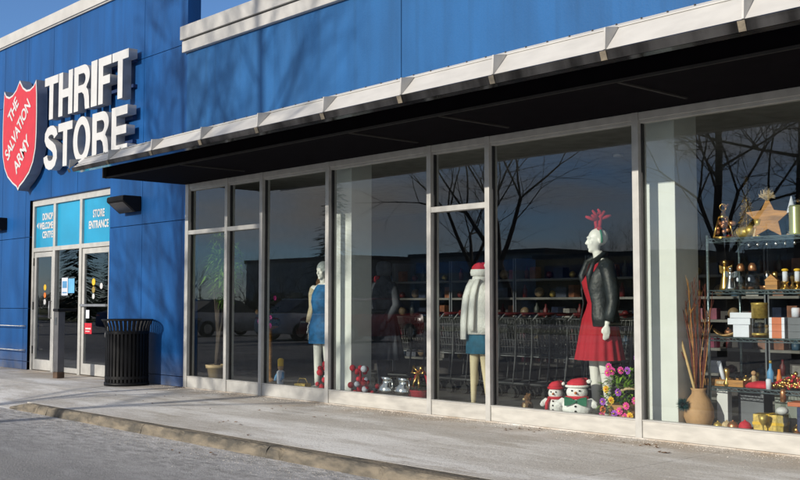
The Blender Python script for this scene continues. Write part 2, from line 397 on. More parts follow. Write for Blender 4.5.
def grit():
    r = random.Random(3); mb = MB()
    def chip(x, y, z, s):
        a = r.random() * 6.28; h = s * r.uniform(.4, .9)
        vs = [(x + s*math.cos(a + k*2.09 + r.uniform(-.3, .3))*r.uniform(.6, 1), y + s*math.sin(a + k*2.09)*r.uniform(.6, 1), z) for k in range(3)] + [(x + r.uniform(-.3, .3)*s, y, z + h)]
        mb.add(vs, [(0, 1, 3), (1, 2, 3), (2, 0, 3)])
    for i in range(5000):
        x = r.uniform(-14, 1); chip(x, -.03 - abs(r.gauss(0, .16)), .0, r.uniform(.003, .011))
    for i in range(1500):
        chip(r.uniform(-14, 1), r.uniform(-2.6, -.05), .0, r.uniform(.003, .007))
    for i in range(9000):
        x = r.uniform(-13, 1); chip(x, ky(x) - .03 - abs(r.gauss(0, .30)), -.09, r.uniform(.0018, .0065))
    tag(mb.build('grit', 'stone'), kind='stuff')
    lf = MB()
    spots = [(-13.45, -.05, .06, 14), (-5.3, -.35, .10, 10), (-4.95, -.62, .05, 7), (-6.6, -.3, .3, 10), (-9.5, -.9, .6, 8), (-12, -1.2, .8, 8), (-8, -2.9, .4, 8), (-9.2, -2.0, .2, 5)]
    for cx, cy, sp, k in spots:
        for i in range(k):
            x = cx + r.gauss(0, sp); y = min(-.03, cy + r.gauss(0, sp*.6)); s = r.uniform(.012, .03); a = r.random()*6.28
            z = .004 if y > -2.6 else -.086
            c, q = math.cos(a)*s, math.sin(a)*s
            lf.add([(x - c, y - q, z), (x + q*.6, y - c*.6, z + .006), (x + c, y + q, z + .003), (x - q*.6, y + c*.6, z + .008)], [(0, 1, 2), (0, 2, 3)])
    tag(lf.build('fallen_leaves', 'deadleaf'), kind='stuff')
grit()

# ================================================================ STORE BUILDING
B = thing('store_building', 'long blue store with big display windows, steel canopy and raised sign wall over the doors', 'store')
XW0, XW1 = -13.43, 3.0                # window band
DX0, DX1, DZ = -18.96, -15.80, 3.10     # door opening
# --- sign tower wall made of flush panels over a dark backing
def panels(mb, xs, zs, y0, y1, holes=(), gap=.005, mi=0):
    for i in range(len(xs) - 1):
        for j in range(len(zs) - 1):
            cx, cz = (xs[i] + xs[i+1]) / 2, (zs[j] + zs[j+1]) / 2
            if any(h[0] < cx < h[1] and h[2] < cz < h[3] for h in holes): continue
            ga = 0 if i == 0 else gap; gb = 0 if i == len(xs) - 2 else gap
            mb.box((xs[i] + ga, y0, zs[j] + gap), (xs[i+1] - gb, y1, zs[j+1] - gap), mi)
tw = MB()
xs = [-25.0, -23.6, -22.5, -21.4, -20.25, -19.15, DX0, -18.03, -17.06, -15.89 + .09, -14.72, XW0 - .015]
zs = [.0, .15, 1.12, 2.43, DZ, 4.0, 5.03, 6.2]
# narrow strips beside the door read as one panel: joints only where the photo has them
tw2 = [-25.0, -23.6, -22.5, -21.4, -20.25, -19.15, DX0]
panels(tw, tw2, [0, .15, 1.12, 2.43, 5.0, 6.2], 0, .22)
panels(tw, [DX1, -14.73, XW0 - .015], [0, .15, 2.43, 5.03, 6.2], 0, .22)
panels(tw, [DX0 + .0, -18.05, -17.0, DX1], [DZ, 5.03, 6.2], 0, .22)
tw.box((-25, .05, 0), (DX0 - .02, .19, 6.2), 1); tw.box((DX1 + .02, .05, 0), (XW0 - .035, .19, 6.2), 1); tw.box((DX0 - .02, .05, DZ + .02), (DX1 + .02, .19, 6.2), 1)
# return of the opening
tw.box((DX0 - .012, .006, 0), (DX0, .215, DZ), 0); tw.box((DX1, .006, 0), (DX1 + .012, .215, DZ), 0); tw.box((DX0, .006, DZ), (DX1, .215, DZ + .012), 0)
tw.build('sign_wall', ['blue', 'blue_dark'], B)
cp = MB(); cp.box((-25, -.06, 6.2), (XW0 + .02, .27, 6.41)); cp.box((-25, -.035, 6.175), (XW0, .0, 6.2))
cp.build('wall_coping', 'coping', B, bevel=.008)
mw = MB()
panels(mw, [XW0, -8.76, -4.05, .7, 4], [2.94, 4.93], -.012, .22, gap=.006)
mw.box((XW0 + .01, .03, 2.94), (4, .2, 4.9), 1)
mw.build('main_wall', ['blue_faded', 'blue_dark'], B)
mc = MB()
mc.box((XW0 - .07, -.10, 5.065), (4, .30, 5.265)); mc.box((XW0 - .05, -.075, 4.88), (4, .24, 5.045)); mc.box((XW0 - .04, -.06, 5.045), (4, .24, 5.065), 1)
mc.build('roof_coping', ['coping', 'alu_dark'], B, bevel=.006)
rf = MB(); rf.box((-25, .3, 4.55), (4, 12, 4.65)); rf.box((-25, 11.9, 0), (4, 12, 4.55)); rf.box((-25, .22, 0), (-24.8, 11.9, 4.55)); rf.box((3.8, .22, 0), (4, 11.9, 4.55))
rf.build('roof', 'roofg', B)
# --- interior shell
fl = MB(); fl.box((-24.8, .12, -.1), (3.8, 11.9, .08)); fl.build('floor', 'floor', B)
ce = MB(); ce.box((-24.8, .225, 3.02), (3.8, 11.9, 3.1)); ce.build('ceiling', 'ceil', B)
iw = MB(); iw.box((-14.3, .23, .08), (-14.15, 3.2, 3.02)); iw.box((-15.65, .23, .08), (-15.5, 5, 3.02)); iw.build('side_wall', 'inwall', B)
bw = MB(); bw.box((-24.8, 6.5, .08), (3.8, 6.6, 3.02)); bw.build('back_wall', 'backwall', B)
for (x0, x1, y0, y1) in ((-5.70, -5.37, .25, .62), (-10.25, -9.925, .22, .55)):
    c = MB(); c.box((x0, y0, .08), (x1, y1, 3.02)); c.build('column', 'column', B, bevel=.006)

# --- windows
MX = [(-13.41, -13.325), (-12.365, -12.30), (-11.53, -11.465), (-10.125, -10.06), (-8.335, -8.27), (-7.465, -7.40), (-5.635, -5.565), (-3.70, -3.635), (-1.80, -1.735), (.1, .165), (2.0, 2.065)]
YF, YB, YG = -.03, .10, .035
trans = {0: 2.23, 1: 2.23, 4: 2.225}
for i in range(len(MX) - 1):
    x0, x1 = MX[i][1], MX[i+1][0]
    w = MB(); w.box((x0, -.015, 0.012), (x1, .085, .16)); w.box((x0, -.022, .16), (x1, .06, .172), 1)
    win = w.build('window', ['sill' if i > 2 else 'alu', 'alu'], B, bevel=.004)
    w = MB(); w.box((x0, -.02, 2.865), (x1, .09, 2.935)); w.box((x0, -.004, 2.835), (x1, .07, 2.865)); w.build('head', 'alu', win, bevel=.004)
    me = MB(); me.box((MX[i][0], YF, 0), (MX[i][1], YB, 2.935)); me.build('mullion', 'alu', win, bevel=.004)
    if i == len(MX) - 2: me = MB(); me.box((MX[i+1][0], YF, 0), (MX[i+1][1], YB, 2.935)); me.build('mullion', 'alu', win, bevel=.004)
    for (a, b) in ((x0, x0 + .012), (x1 - .012, x1)): gk = MB(); gk.box((a, YG - .018, .172), (b, YG + .02, 2.835)); gk.build('gasket', 'alu_dark', win)
    if i in trans:
        z = trans[i]; t = MB(); t.box((x0, -.025, z - .03), (x1, .09, z + .03)); t.build('transom_bar', 'alu', win, bevel=.004)
        zz = ((.16, z - .028), (z + .028, 2.84))
    else: zz = ((.16, 2.84),)
    for za, zb in zz: p = MB(); p.box((x0 + .004, YG, za), (x1 - .004, YG + .008, zb)); p.build('pane', 'glass', win)
ft = MB(); ft.box((XW0, -.035, -.02), (2.1, .1, .012)); ft.box((XW0 - .015, .0, 0), (-13.41, .2, 2.94), 1)
ft.build('window_footing', ['concrete', 'blue'], B)

# --- entrance
df = MB(); ya, yb = .055, .16
df.box((DX0, ya, 0), (DX0 + .075, yb, DZ)); df.box((DX1 - .09, ya, 0), (DX1, yb, DZ))
for x in (-18.02, -16.97): df.box((x - .045, ya, 0), (x + .045, yb, 2.99))
df.box((DX0 + .075, ya, 2.99), (DX1 - .09, yb, DZ))
for a, b in ((DX0 + .075, -18.065), (-17.975, -17.015), (-16.925, DX1 - .09)): df.box((a, ya, 2.15), (b, yb, 2.225))
df.build('door_frame', 'alu', B, bevel=.004)
bays = ((DX0 + .075, -18.065), (-17.975, -17.015), (-16.925, DX1 - .09))
for i, (a, b) in enumerate(bays):
    w = MB(); w.box((a, .10, 2.225), (b, .108, 2.99)); pn = w.build('transom_panel', 'film', B)
    if i == 0:
        for k, (tx, s) in enumerate((('DONOR', 1), ('WELCOME', 1), ('CENTRE', 1))):
            link('lettering', text_mesh(tx, .165, 'white', 'lettering', .006, .001, 'RIGHT', .72), pn).location = (b - .10, .096, 2.73 - k * .165)
        ar = MB(); ar.prism([(0, .06), (.07, 0), (.07, .12)], 0, .002); link('arrow', ar.mesh('arrow', 'white'), pn).location = (b - .79, .096, 2.575)
    if i == 2:
        for k, tx in enumerate(('STORE', 'ENTRANCE')):
            link('lettering', text_mesh(tx, .175, 'white', 'lettering', .006, .001, 'CENTER', .80), pn).location = ((a + b)/2 + .02, .096, 2.66 - k * .185)
def door_leaf(a, b, right):
    w = MB(); st = .085
    w.box((a + .006, .075, .015), (a + st, .125, 2.14)); w.box((b - st, .075, .015), (b - .006, .125, 2.14))
    w.box((a + st, .075, .015), (b - st, .125, .20)); w.box((a + st, .075, 2.05), (b - st, .125, 2.14))
    d = w.build('door', 'alu', B, bevel=.004)
    p = MB(); p.box((a + st, .096, .20), (b - st, .104, 2.05)); p.build('pane', 'glass', d)
    h = MB()
    if right:
        h.box((a + .01, .035, 1.16), (b - st, .06, 1.20)); h.box((a + .02, .06, 1.165), (a + .05, .075, 1.195)); h.box((b - st - .03, .06, 1.165), (b - st, .096, 1.195))
        h.build('push_bar', 'rail', d)
    else:
        h.tube([(b - .05, .075, .95), (b - .05, .03, .95), (b - .05, .03, 1.25), (b - .05, .075, 1.25)], .012, 8); h.build('handle', 'rail', d)
        for z in (.3, 1.1, 1.9):
            q = MB(); q.tube([(a, .068, z), (a, .068, z + .14)], .014, 8); q.build('hinge', 'black', d)
    def disc(x, z, r, m, nm='sticker'):
        q = MB(); q.tube([(x, .0925, z), (x, .095, z)], r, 20, sm=False); q.build(nm, m, d)
    xc = (a + b) / 2
    if not right:
        disc(xc + .03, 1.50, .055, 'yellow'); disc(xc + .03, 1.36, .05, 'orange'); disc(xc + .03, 1.24, .05, 'white')
    else:
        disc(xc - .12, 1.57, .06, 'yellow'); disc(xc - .12, 1.44, .055, 'goldm'); disc(xc + .16, 1.5, .05, 'white'); disc(xc - .12, 1.33, .045, 'white')
        q = MB(); q.box((a + st + .01, .0925, .70), (a + st + .27, .095, .88)); rs = q.build('sticker', 'red_bright', d)
        q = MB(); q.box((a + st + .04, .0915, .775), (a + st + .24, .0925, .80)); q.box((a + st + .04, .0915, .735), (a + st + .20, .0925, .75)); q.build('sticker_print', 'white', d)
        q = MB(); q.box((a + st + .05, .0925, .96), (a + st + .17, .095, 1.10)); q.build('sticker', 'box_white', d)
door_leaf(*bays[0], False); door_leaf(*bays[2], True)
a, b = bays[1]
w = MB(); w.box((a, .08, .015), (b, .13, .10)); sl = w.build('sidelight', 'alu', B, bevel=.004)
p = MB(); p.box((a, .10, .10), (b, .108, 2.15)); p.build('pane', 'glass', sl)
q = MB(); q.box((a + .22, .095, 1.35), (a + .46, .0975, 1.66)); q.build('notice', 'box_white', sl)
q = MB(); q.box((a + .48, .095, 1.39), (a + .72, .0975, 1.64)); q.build('notice', 'paper_blue', sl)
q = MB(); q.box((a + .25, .0935, 1.48), (a + .43, .0947, 1.60)); q.box((a + .25, .0935, 1.39), (a + .43, .0947, 1.41)); q.build('notice_print', 'bluep', sl)

# --- canopy
CX0, CX1 = XW0 - .03, 3.2
def xprism(mb, yz, x0, x1, mi=0):
    n = len(yz); vs = [(x0, y, z) for y, z in yz] + [(x1, y, z) for y, z in yz]
    fs = [tuple(range(n)), tuple(reversed(range(n, 2*n)))]
    for k in range(n): k2 = (k+1) % n; fs.append((k2, k, n + k, n + k2))
    fs = [tuple(reversed(f)) for f in fs]
    mb.add(vs, fs, mi)
cn = MB(); xprism(cn, [(-1.50, 3.195), (-1.50, 3.205), (-.02, 3.25), (-.02, 3.195)], CX0, CX1)
can = cn.build('canopy', 'coping', B)
def taper(mb):           # the fascia is slimmer towards the sign wall
    mb.v = [(x, y, 2.985 + (z - 2.985)*(.70 + (x + 13.4)*.032) if z > 2.98 else z) for x, y, z in mb.v]
fa = MB()
GX = [-12.445 + 1.1137 * k for k in range(-1, 15)]
GX = [x for x in GX if x < CX1]
edges = [CX0] + [x for x in GX if x > CX0 + .05] + [CX1]
for i in range(len(edges) - 1):
    xprism(fa, [(-1.735, 3.062), (-1.57, 3.262), (-1.56, 3.25), (-1.725, 3.055)], edges[i] + .003, edges[i+1] - .003)
xprism(fa, [(-1.58, 3.262), (-1.58, 3.272), (-1.50, 3.315), (-1.50, 3.255)], CX0, CX1)
taper(fa); fa.build('fascia', 'fascia', can)
sp = MB(); xprism(sp, [(-1.728, 2.985), (-1.752, 3.054), (-1.735, 3.066), (-1.715, 2.985)], CX0 - .01, CX1); xprism(sp, [(-1.725, 2.985), (-1.725, 2.991), (-1.62, 2.991), (-1.62, 2.985)], CX0, CX1)
taper(sp); sp.build('fascia_strip', 'strip', can)
for x in GX:
    gs = MB(); xprism(gs, [(-1.745, 3.066), (-1.735, 3.235), (-1.60, 3.262), (-1.57, 3.27), (-1.735, 3.062)], x - .008, x + .008)
    taper(gs)
    gs.build('gusset', 'gusset', can)
    bk = MB(); xprism(bk, [(-1.733, 2.985), (-1.757, 3.052), (-1.752, 3.054), (-1.728, 2.985)], x - .035, x + .02); taper(bk); bk.build('bracket', 'kerb', can)
x = CX0 + .1
while x < CX1: bo = MB(); bo.tube([(x, -1.545, 3.278), (x, -1.558, 3.30)], .008, 6); taper(bo); bo.build('bolt', 'alu_dark', can); x += .2227
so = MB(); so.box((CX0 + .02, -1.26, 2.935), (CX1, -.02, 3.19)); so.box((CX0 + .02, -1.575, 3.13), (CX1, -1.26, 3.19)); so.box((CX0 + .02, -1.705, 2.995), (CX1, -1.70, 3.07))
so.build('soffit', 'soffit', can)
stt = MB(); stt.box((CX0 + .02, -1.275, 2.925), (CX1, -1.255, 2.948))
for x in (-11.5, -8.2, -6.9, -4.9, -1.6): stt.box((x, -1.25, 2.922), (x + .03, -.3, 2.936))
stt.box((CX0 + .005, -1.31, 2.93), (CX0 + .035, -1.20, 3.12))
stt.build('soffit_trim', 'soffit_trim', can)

# ================================================================ SIGNS AND WALL FIXTURES
def arcpts(cx, cy, rx, ry, a0, a1, n=14):
    return [(cx + rx*math.cos(math.radians(a0 + (a1-a0)*i/n)), cy + ry*math.sin(math.radians(a0 + (a1-a0)*i/n))) for i in range(n+1)]
def letter(ch, w):
    t, h = .21 * 1.0, .19           # stem, bar (height 1)
    if ch == 'T': return [[(0, 1), (0, 1-h), ((w-t)/2, 1-h), ((w-t)/2, 0), ((w+t)/2, 0), ((w+t)/2, 1-h), (w, 1-h), (w, 1)]]
    if ch == 'H': return [[(0, 0), (t, 0), (t, .41), (w-t, .41), (w-t, 0), (w, 0), (w, 1), (w-t, 1), (w-t, .60), (t, .60), (t, 1), (0, 1)]]
    if ch == 'I': return [[(0, 0), (w, 0), (w, 1), (0, 1)]]
    if ch == 'F': return [[(0, 0), (t, 0), (t, .41), (w*.9, .41), (w*.9, .59), (t, .59), (t, 1-h), (w, 1-h), (w, 1), (0, 1)]]
    if ch == 'E': return [[(0, 0), (w, 0), (w, h), (t, h), (t, .41), (w*.93, .41), (w*.93, .59), (t, .59), (t, 1-h), (w, 1-h), (w, 1), (0, 1)]]
    if ch == 'O': return [arcpts(w/2, .5, w/2, .52, 0, 360, 40)[:-1], arcpts(w/2, .5, w/2-t, .34, 0, 360, 40)[:-1]]
    if ch == 'R':
        o = [(0, 0), (t, 0), (t, .40), (w*.5, .40)]
        o += [(w*.62, .34), (w*.68, .22), (w*.70, .08), (w*.73, 0), (w, 0), (w*.975, .06), (w*.96, .25), (w*.90, .40), (w*.78, .48)]
        o += arcpts(w*.60, .745, w*.385, .255, -50, 90, 14) + [(0, 1)]
        return [o, [(t, .56)] + arcpts(w*.56, .69, w*.17, .13, -90, 90, 8) + [(t, .82)]]
    if ch == 'S':
        cx = w/2
        c = [(w*.86, .735), (w*.80, .835), (w*.64, .90), (w*.48, .91), (w*.32, .885), (w*.20, .81), (w*.19, .72), (w*.27, .64), (w*.42, .58), (w*.58, .53), (w*.74, .46), (w*.82, .36), (w*.83, .25), (w*.74, .14), (w*.58, .09), (w*.42, .09), (w*.26, .13), (w*.15, .24), (w*.13, .32)]
        th = .105; up = []; dn = []
        for i, p in enumerate(c):
            q0 = c[max(i-1, 0)]; q1 = c[min(i+1, len(c)-1)]; d = Vector((q1[0]-q0[0], q1[1]-q0[1])).normalized()
            up.append((p[0] - d.y*th, p[1] + d.x*th)); dn.append((p[0] + d.y*th, p[1] - d.x*th))
        return [up + dn[::-1]]
TS = thing('lettered_sign', 'white three-dimensional capital letters spelling the store sign on the blue wall', 'sign', (-16.35, 0, 3.55))
ox, oz = -16.35, 3.55
def row(chars, z, h):
    for ch, x0, x1 in chars:
        w = (x1 - x0) / h
        me = curve_mesh([[(px*h, pz*h) for px, pz in pl] for pl in letter(ch, w)], .075, 0, ['white', 'sign_side'], 'letter')
        link('letter', me, TS).location = (x0 - ox, -.145, z - oz)
row((('T', -17.90, -17.36), ('H', -17.33, -16.79), ('R', -16.73, -16.15), ('I', -16.10, -15.89), ('F', -15.84, -15.40), ('T', -15.37, -14.83)), 4.42, .755)
row((('S', -17.90, -17.34), ('T', -17.32, -16.77), ('O', -16.73, -16.10), ('R', -16.03, -15.45), ('E', -15.36, -14.84)), 3.545, .75)
rc = MB()
for z in (4.60, 5.00, 3.72, 4.10): rc.box((-17.75 - ox, -.07, z - oz), (-14.95 - ox, 0.0, z + .05 - oz))
rc.build('mounting_rail', 'blue_dark', TS)

SH = thing('shield_sign', 'red shield shaped sign with white border and slanted white lettering', 'sign', (-18.97, 0, 3.28))
sx0, sz0 = -18.97, 3.28
def shield(d):
    P = [(-19.70, 5.22), (-19.60, 5.12), (-19.45, 5.075), (-19.30, 5.095), (-19.14, 5.17), (-18.985, 5.32), (-18.83, 5.17), (-18.67, 5.095), (-18.52, 5.085), (-18.36, 5.13), (-18.255, 5.22)]
    rgt = [(-18.215, 4.95), (-18.20, 4.6), (-18.20, 4.25), (-18.225, 3.98), (-18.32, 3.74), (-18.48, 3.56), (-18.72, 3.42), (-18.90, 3.345)]
    lft = [(2*-18.97 - x, z) for x, z in rgt]
    P = P + rgt + [(-18.97, 3.275)] + lft[::-1]
    if d:
        n = len(P); Q = []
        for i in range(n):
            a, b, c = Vector(P[i-1]), Vector(P[i]), Vector(P[(i+1) % n])
            n1 = Vector(((b-a).y, -(b-a).x)).normalized(); n2 = Vector(((c-b).y, -(c-b).x)).normalized()
            m = (n1 + n2); m = m / max(.5, m.length_squared / 2 * 1.0) if m.length > .1 else n1
            Q.append((b.x + m.x*d, b.y + m.y*d))
        P = Q
    return [(x - sx0, z - sz0) for x, z in P]
me = curve_mesh([shield(0)], .10, 0, ['white', 'sign_back'], 'shield_box'); link('shield_box', me, SH).location = (0, -.13, 0)
me = curve_mesh([shield(.035)], .004, 0, ['red_sign'], 'shield_face'); link('shield_face', me, SH).location = (0, -.232, 0)
for tx, x, z, s, a, sxx in (('THE', -19.33, 4.55, .33, 44, .82), ('SALVATION', -19.44, 3.86, .33, 42.5, .80), ('ARMY', -19.02, 3.58, .35, 42, .86)):
    link('lettering', text_mesh(tx, s, 'white', 'lettering', .007, .002, 'LEFT', sxx, math.radians(a), 0, .95), SH).location = (x - sx0, -.24, z - sz0)

def wall_lamp(x0, x1, z, label):
    t = thing('wall_lamp', label, 'wall lamp', ((x0 + x1)/2, 0, z), 0, 'wall lamps on the blue wall')
    w = (x1 - x0)/2
    b = MB(); xprism(b, [(0, 0.02), (0, .25), (-.30, .25), (-.32, .23), (-.32, .17), (-.10, .0)], -w, w); b.build('housing', 'bronze', t, bevel=.01)
    l = MB(); l.add([(-w + .04, -.115, .006), (w - .04, -.115, .006), (w - .04, -.30, .148), (-w + .04, -.30, .148)], [(0, 1, 2, 3)]); l.build('lens', 'carglass', t)
wall_lamp(-15.29, -14.76, 2.62, 'dark wedge shaped wall lamp right of the doors, under the canopy end')
wall_lamp(-20.75, -20.0, 2.60, 'dark wedge shaped wall lamp left of the doors at the photo edge')

rl = thing('guard_rail', 'pair of thin horizontal grey rails on the blue wall left of the doors', 'rail', (-19.0, -.12, 0))
for z in (.36, .80):
    r_ = MB(); r_.tube([(-4.5, 0, z), (-.02, 0, z)], .010, 8); r_.build('rail', 'rail', rl)
    for x in (-3.5, -.03):
        r_ = MB(); r_.tube([(x, 0, z), (x, .12, z)], .012, 8); r_.build('bracket', 'white', rl)

po = thing('sensor_post', 'grey metal post with a black cap and rusty foot in front of the doors', 'post', (-16.50, -.50, 0))
b = MB(); b.box((-.075, -.06, .10), (.075, .06, 1.08)); b.build('post', 'postgrey', po, bevel=.008)
b = MB(); b.box((-.08, -.065, 0), (.08, .065, .10)); b.build('foot', 'rust', po, bevel=.008)
b = MB(); b.box((-.09, -.08, 1.08), (.10, .25, 1.125)); b.build('cap', 'black', po, bevel=.008)
b = MB(); b.box((-.03, -.066, .86), (.03, -.061, .98)); b.build('button_plate', 'silver', po)

def trash_can():
    t = thing('trash_can', 'black slatted metal trash can standing against the blue wall', 'trash can', (-14.42, -.385, 0))
    R_ = .315
    b = MB()
    n = 34
    for k in range(n):
        a = 2*PI*k/n; pts = []
        for r, z in ((R_, .05), (R_, .78), (R_ + .01, .86), (R_ + .045, .945), (R_ + .055, .965)):
            pts.append((r, z))
        ca, sa = math.cos(a), math.sin(a); hw = .017
        L_ = []; I_ = []
        rings = []
        for r, z in pts:
            rings.append([(r*ca + hw*sa, r*sa - hw*ca, z), (r*ca - hw*sa, r*sa + hw*ca, z), ((r-.008)*ca - hw*sa, (r-.008)*sa + hw*ca, z), ((r-.008)*ca + hw*sa, (r-.008)*sa - hw*ca, z)])
        b.loft(rings, 0, False)
    b.build('slats', 'black', t)
    b = MB(); b.lathe([(R_ - .035, .03), (R_ - .035, .80), (R_ - .05, .80), (R_ - .05, .06)], 32); b.build('liner', 'black', t)
    for z in (.10, .76):
        b = MB(); b.lathe([(R_ - .02, z), (R_ + .004, z), (R_ + .004, z + .04), (R_ - .02, z + .04)], 40, sm=False); b.build('hoop', 'black', t)
    b = MB(); b.lathe([(R_ - .01, .0), (R_ + .012, .0), (R_ + .012, .05), (R_ - .02, .05)], 40); b.build('base', 'black', t)
    b = MB(); b.tube([((R_ + .052)*math.cos(2*PI*k/40), (R_ + .052)*math.sin(2*PI*k/40), .965) for k in range(41)], .013, 8, cap=False); b.build('rim', 'black', t)
    b = MB(); b.box((-.02, -.006, -.03), (.02, 0, .04)); o = b.build('sticker', 'white', t)
    a = math.radians(-118); o.location = ((R_ + .004)*math.cos(a), (R_ + .004)*math.sin(a), .74); o.rotation_euler = (0, 0, a + PI/2)
trash_can()

# ================================================================ MANNEQUINS
def limb(mb, pts, rad):
    for i in range(len(pts) - 1):
        n = 6
        a, b = Vector(pts[i]), Vector(pts[i+1])
        mb.tube([a.lerp(b, k/n) for k in range(n+1)], [rad[i] + (rad[i+1]-rad[i])*k/n for k in range(n+1)], 12)
    for p, r in zip(pts, rad): mb.ball(p, r*.99, 12)
def hand(mb, wrist, d, side, s=1.0, curl=.25):
    # d: pointing direction of the hand, side: thumb direction
    d = Vector(d).normalized(); side = Vector(side); side = (side - d*side.dot(d)).normalized(); nrm = d.cross(side)
    w = Vector(wrist)
    for k in range(5): mb.ball(w + d*(.02 + .014*k)*s, (.020*s,)*3, 8)
    for j in range(4):
        o = (j - 1.5) * .0175 * s
        mb.tube([w + d*.03*s + side*o*.6, w + d*.085*s + side*o], [.014*s, .0125*s], 8)
        ln = (.065, .075, .07, .055)[j] * s
        p0 = w + d*.08*s - side*o; p1 = p0 + d*ln*.55 + nrm*ln*curl*.3; p2 = p1 + d*ln*.45 + nrm*ln*curl*.8
        mb.tube([p0, p1, p2], [.0095*s, .0085*s, .0065*s], 8); mb.ball(p1, .0085*s, 6); mb.ball(p2, .0065*s, 6)
    t0 = w + d*.025*s + side*.015*s; t1 = t0 + d*.03*s + side*.025*s; t2 = t1 + d*.03*s + side*.006*s
    mb.tube([t0, t1, t2], [.0125*s, .0105*s, .0075*s], 8); mb.ball(t1, .0105*s, 6); mb.ball(t2, .0075*s, 6)
def head(mb, c, ry=0.0):
    # c: centre of the skull; face looks along -y, turned by ry about z
    T = Matrix.Translation(c) @ Matrix.Rotation(ry, 4, 'Z')
    mb.ball((0, .012, .03), (.073, .095, .085), 16, T=T)              # skull
    mb.ball((0, -.03, -.03), (.056, .062, .085), 16, T=T)           # face
    mb.ball((0, -.062, -.098), (.026, .026, .022), 10, T=T)           # chin
    mb.ball((0, -.02, -.07), (.048, .05, .045), 12, T=T)               # jaw
    mb.tube([(0, -.086, .012), (0, -.104, -.018), (0, -.112, -.034)], [.006, .009, .011], 8, T=T)   # nose
    mb.ball((0, -.102, -.036), (.015, .014, .009), 8, T=T)
    mb.tube([(-.04, -.078, .022), (-.015, -.090, .026), (.015, -.090, .026), (.04, -.078, .022)], .010, 8, T=T)   # brow
    mb.ball((0, -.084, -.060), (.022, .013, .0065), 8, T=T); mb.ball((0, -.082, -.071), (.019, .013, .007), 8, T=T)   # lips
    for sx in (-1, 1):
        mb.ball((sx*.028, -.081, .004), (.014, .009, .007), 8, T=T)                   # eyes
        mb.ball((sx*.036, -.066, -.028), (.020, .018, .022), 8, T=T)                # cheeks
        mb.ball((sx*.074, .008, -.012), (.010, .020, .030), 8, T=T)                # ears
def body(mb, headed, face=0., arms=None, legs=((-.085, 0), (.085, -.05)), hip=.92, sh=1.43):
    mb.ball((0, .0, hip + .01), (.165, .115, .12), 16); mb.ball((0, .03, hip - .02), (.15, .11, .10), 14)
    mb.ball((0, 0, hip + .15), (.122, .085, .13), 16); mb.ball((0, .0, sh - .17), (.145, .095, .16), 16)
    mb.ball((0, .01, sh - .04), (.155, .075, .07), 14)
    for sx in (-1, 1): mb.ball((sx*.065, -.075, sh - .17), (.062, .055, .06), 12); mb.ball((sx*.165, .0, sh - .02), (.052, .05, .05), 10)
    mb.tube([(0, .015, sh - .02), (0, .0, sh + .06), (0, -.012, sh + .13)], [.062, .050, .048], 14)
    for sx in (-1, 1): mb.tube([(sx*.15, .0, sh), (sx*.03, .005, sh + .045)], [.035, .045], 10)
    if headed: head(mb, (0, -.015, sh + .235), face)
    for (x, y), sx in zip(legs, (-1, 1)):
        kx = sx*.078 + (x - sx*.085)*.5
        limb(mb, [(sx*.082, 0, hip - .03), (kx, y*.5 - .012, .50), (x, y + .01, .095)], [.094, .054, .034])
        mb.ball((kx + (x-kx)*.3, y*.7 + .022, .36), (.046, .048, .12), 10)                       # calf
        mb.tube([(x, y + .035, .045), (x + sx*.01, y - .05, .028), (x + sx*.018, y - .115, .020)], [.030, .034, .024], 10)
        mb.ball((x, y + .03, .03), (.028, .034, .03), 8); mb.ball((x + sx*.018, y - .125, .020), (.030, .035, .018), 8)
    for a in (arms or []):
        limb(mb, a[0], [.047, .036, .025]); hand(mb, a[0][2], a[1], a[2])
def ell(cx, cy, z, rx, ry, n=40, ple=0., k=14, ph=0.):
    return [(cx + rx*(1 + ple*math.sin(k*t + ph))*math.cos(t), cy + ry*(1 + ple*math.sin(k*t + ph))*math.sin(t), z) for t in (2*PI*i/n for i in range(n))]
def base_plate(t, x=0, y=0):
    b = MB(); b.lathe([(.17, 0), (.17, .008), (.0, .010)], 28); o = b.build('base_plate', 'silver', t); o.location = (x, y, 0)

FZ = .08
# --- red dress and leather jacket, antlers
t = thing('mannequin', 'white mannequin in red dress and black leather jacket with red antlers', 'mannequin', (-6.415, .50, FZ), math.radians(-30)); t.scale = (1.052,)*3
mb = MB(); body(mb, True, math.radians(-8), arms=[([(.185, 0, 1.40), (.235, .03, 1.12), (.25, -.03, .885)], (.05, -.12, -1), (-.2, -1, 0)), ([(-.185, 0, 1.40), (-.24, .03, 1.12), (-.25, -.03, .885)], (-.05, -.12, -1), (.2, -1, 0))], legs=((-.075, -.02), (.075, .05)))
link('body', remeshed(mb, 'body', 'skin_white', .0085, 4), t)
d = MB()
rr = [(1.34, .135, .10, -.012), (1.27, .158, .142, -.02), (1.18, .145, .125, -.015), (1.08, .132, .105, 0), (1.02, .150, .12, 0), (.93, .195, .155, .0), (.80, .215, .18, 0), (.66, .235, .205, 0), (.545, .25, .225, 0)]
rings = [ell(0, cy, z, rx, ry, 96, 0 if z > 1.0 else .05*(1.02 - z)/.45, 16) for z, rx, ry, cy in rr][::-1]
d.loft(rings, 0, True, False)
for sx in (-1, 1): d.tube([(sx*.10, -.105, 1.31), (sx*.115, -.07, 1.42), (sx*.115, 0, 1.465), (sx*.11, .06, 1.40)], [.022, .02, .018, .02], 8)
d.build('dress', 'red_cloth', t)
j = MB()
def jk(z, rx, ry, cy, open_, n=44, wob=.0):
    # open front: arc that starts and ends beside the opening (front is -y)
    pts = []; a0 = -PI/2 + open_; a1 = 3*PI/2 - open_
    for i in range(n):
        a = a0 + (a1 - a0)*i/(n-1); w = 1 + wob*math.sin(5*a + z*17)
        pts.append((rx*w*math.cos(a), cy + ry*w*math.sin(a), z))
    return pts + [(p[0]*.93, cy + (p[1]-cy)*.93, p[2]) for p in reversed(pts)]
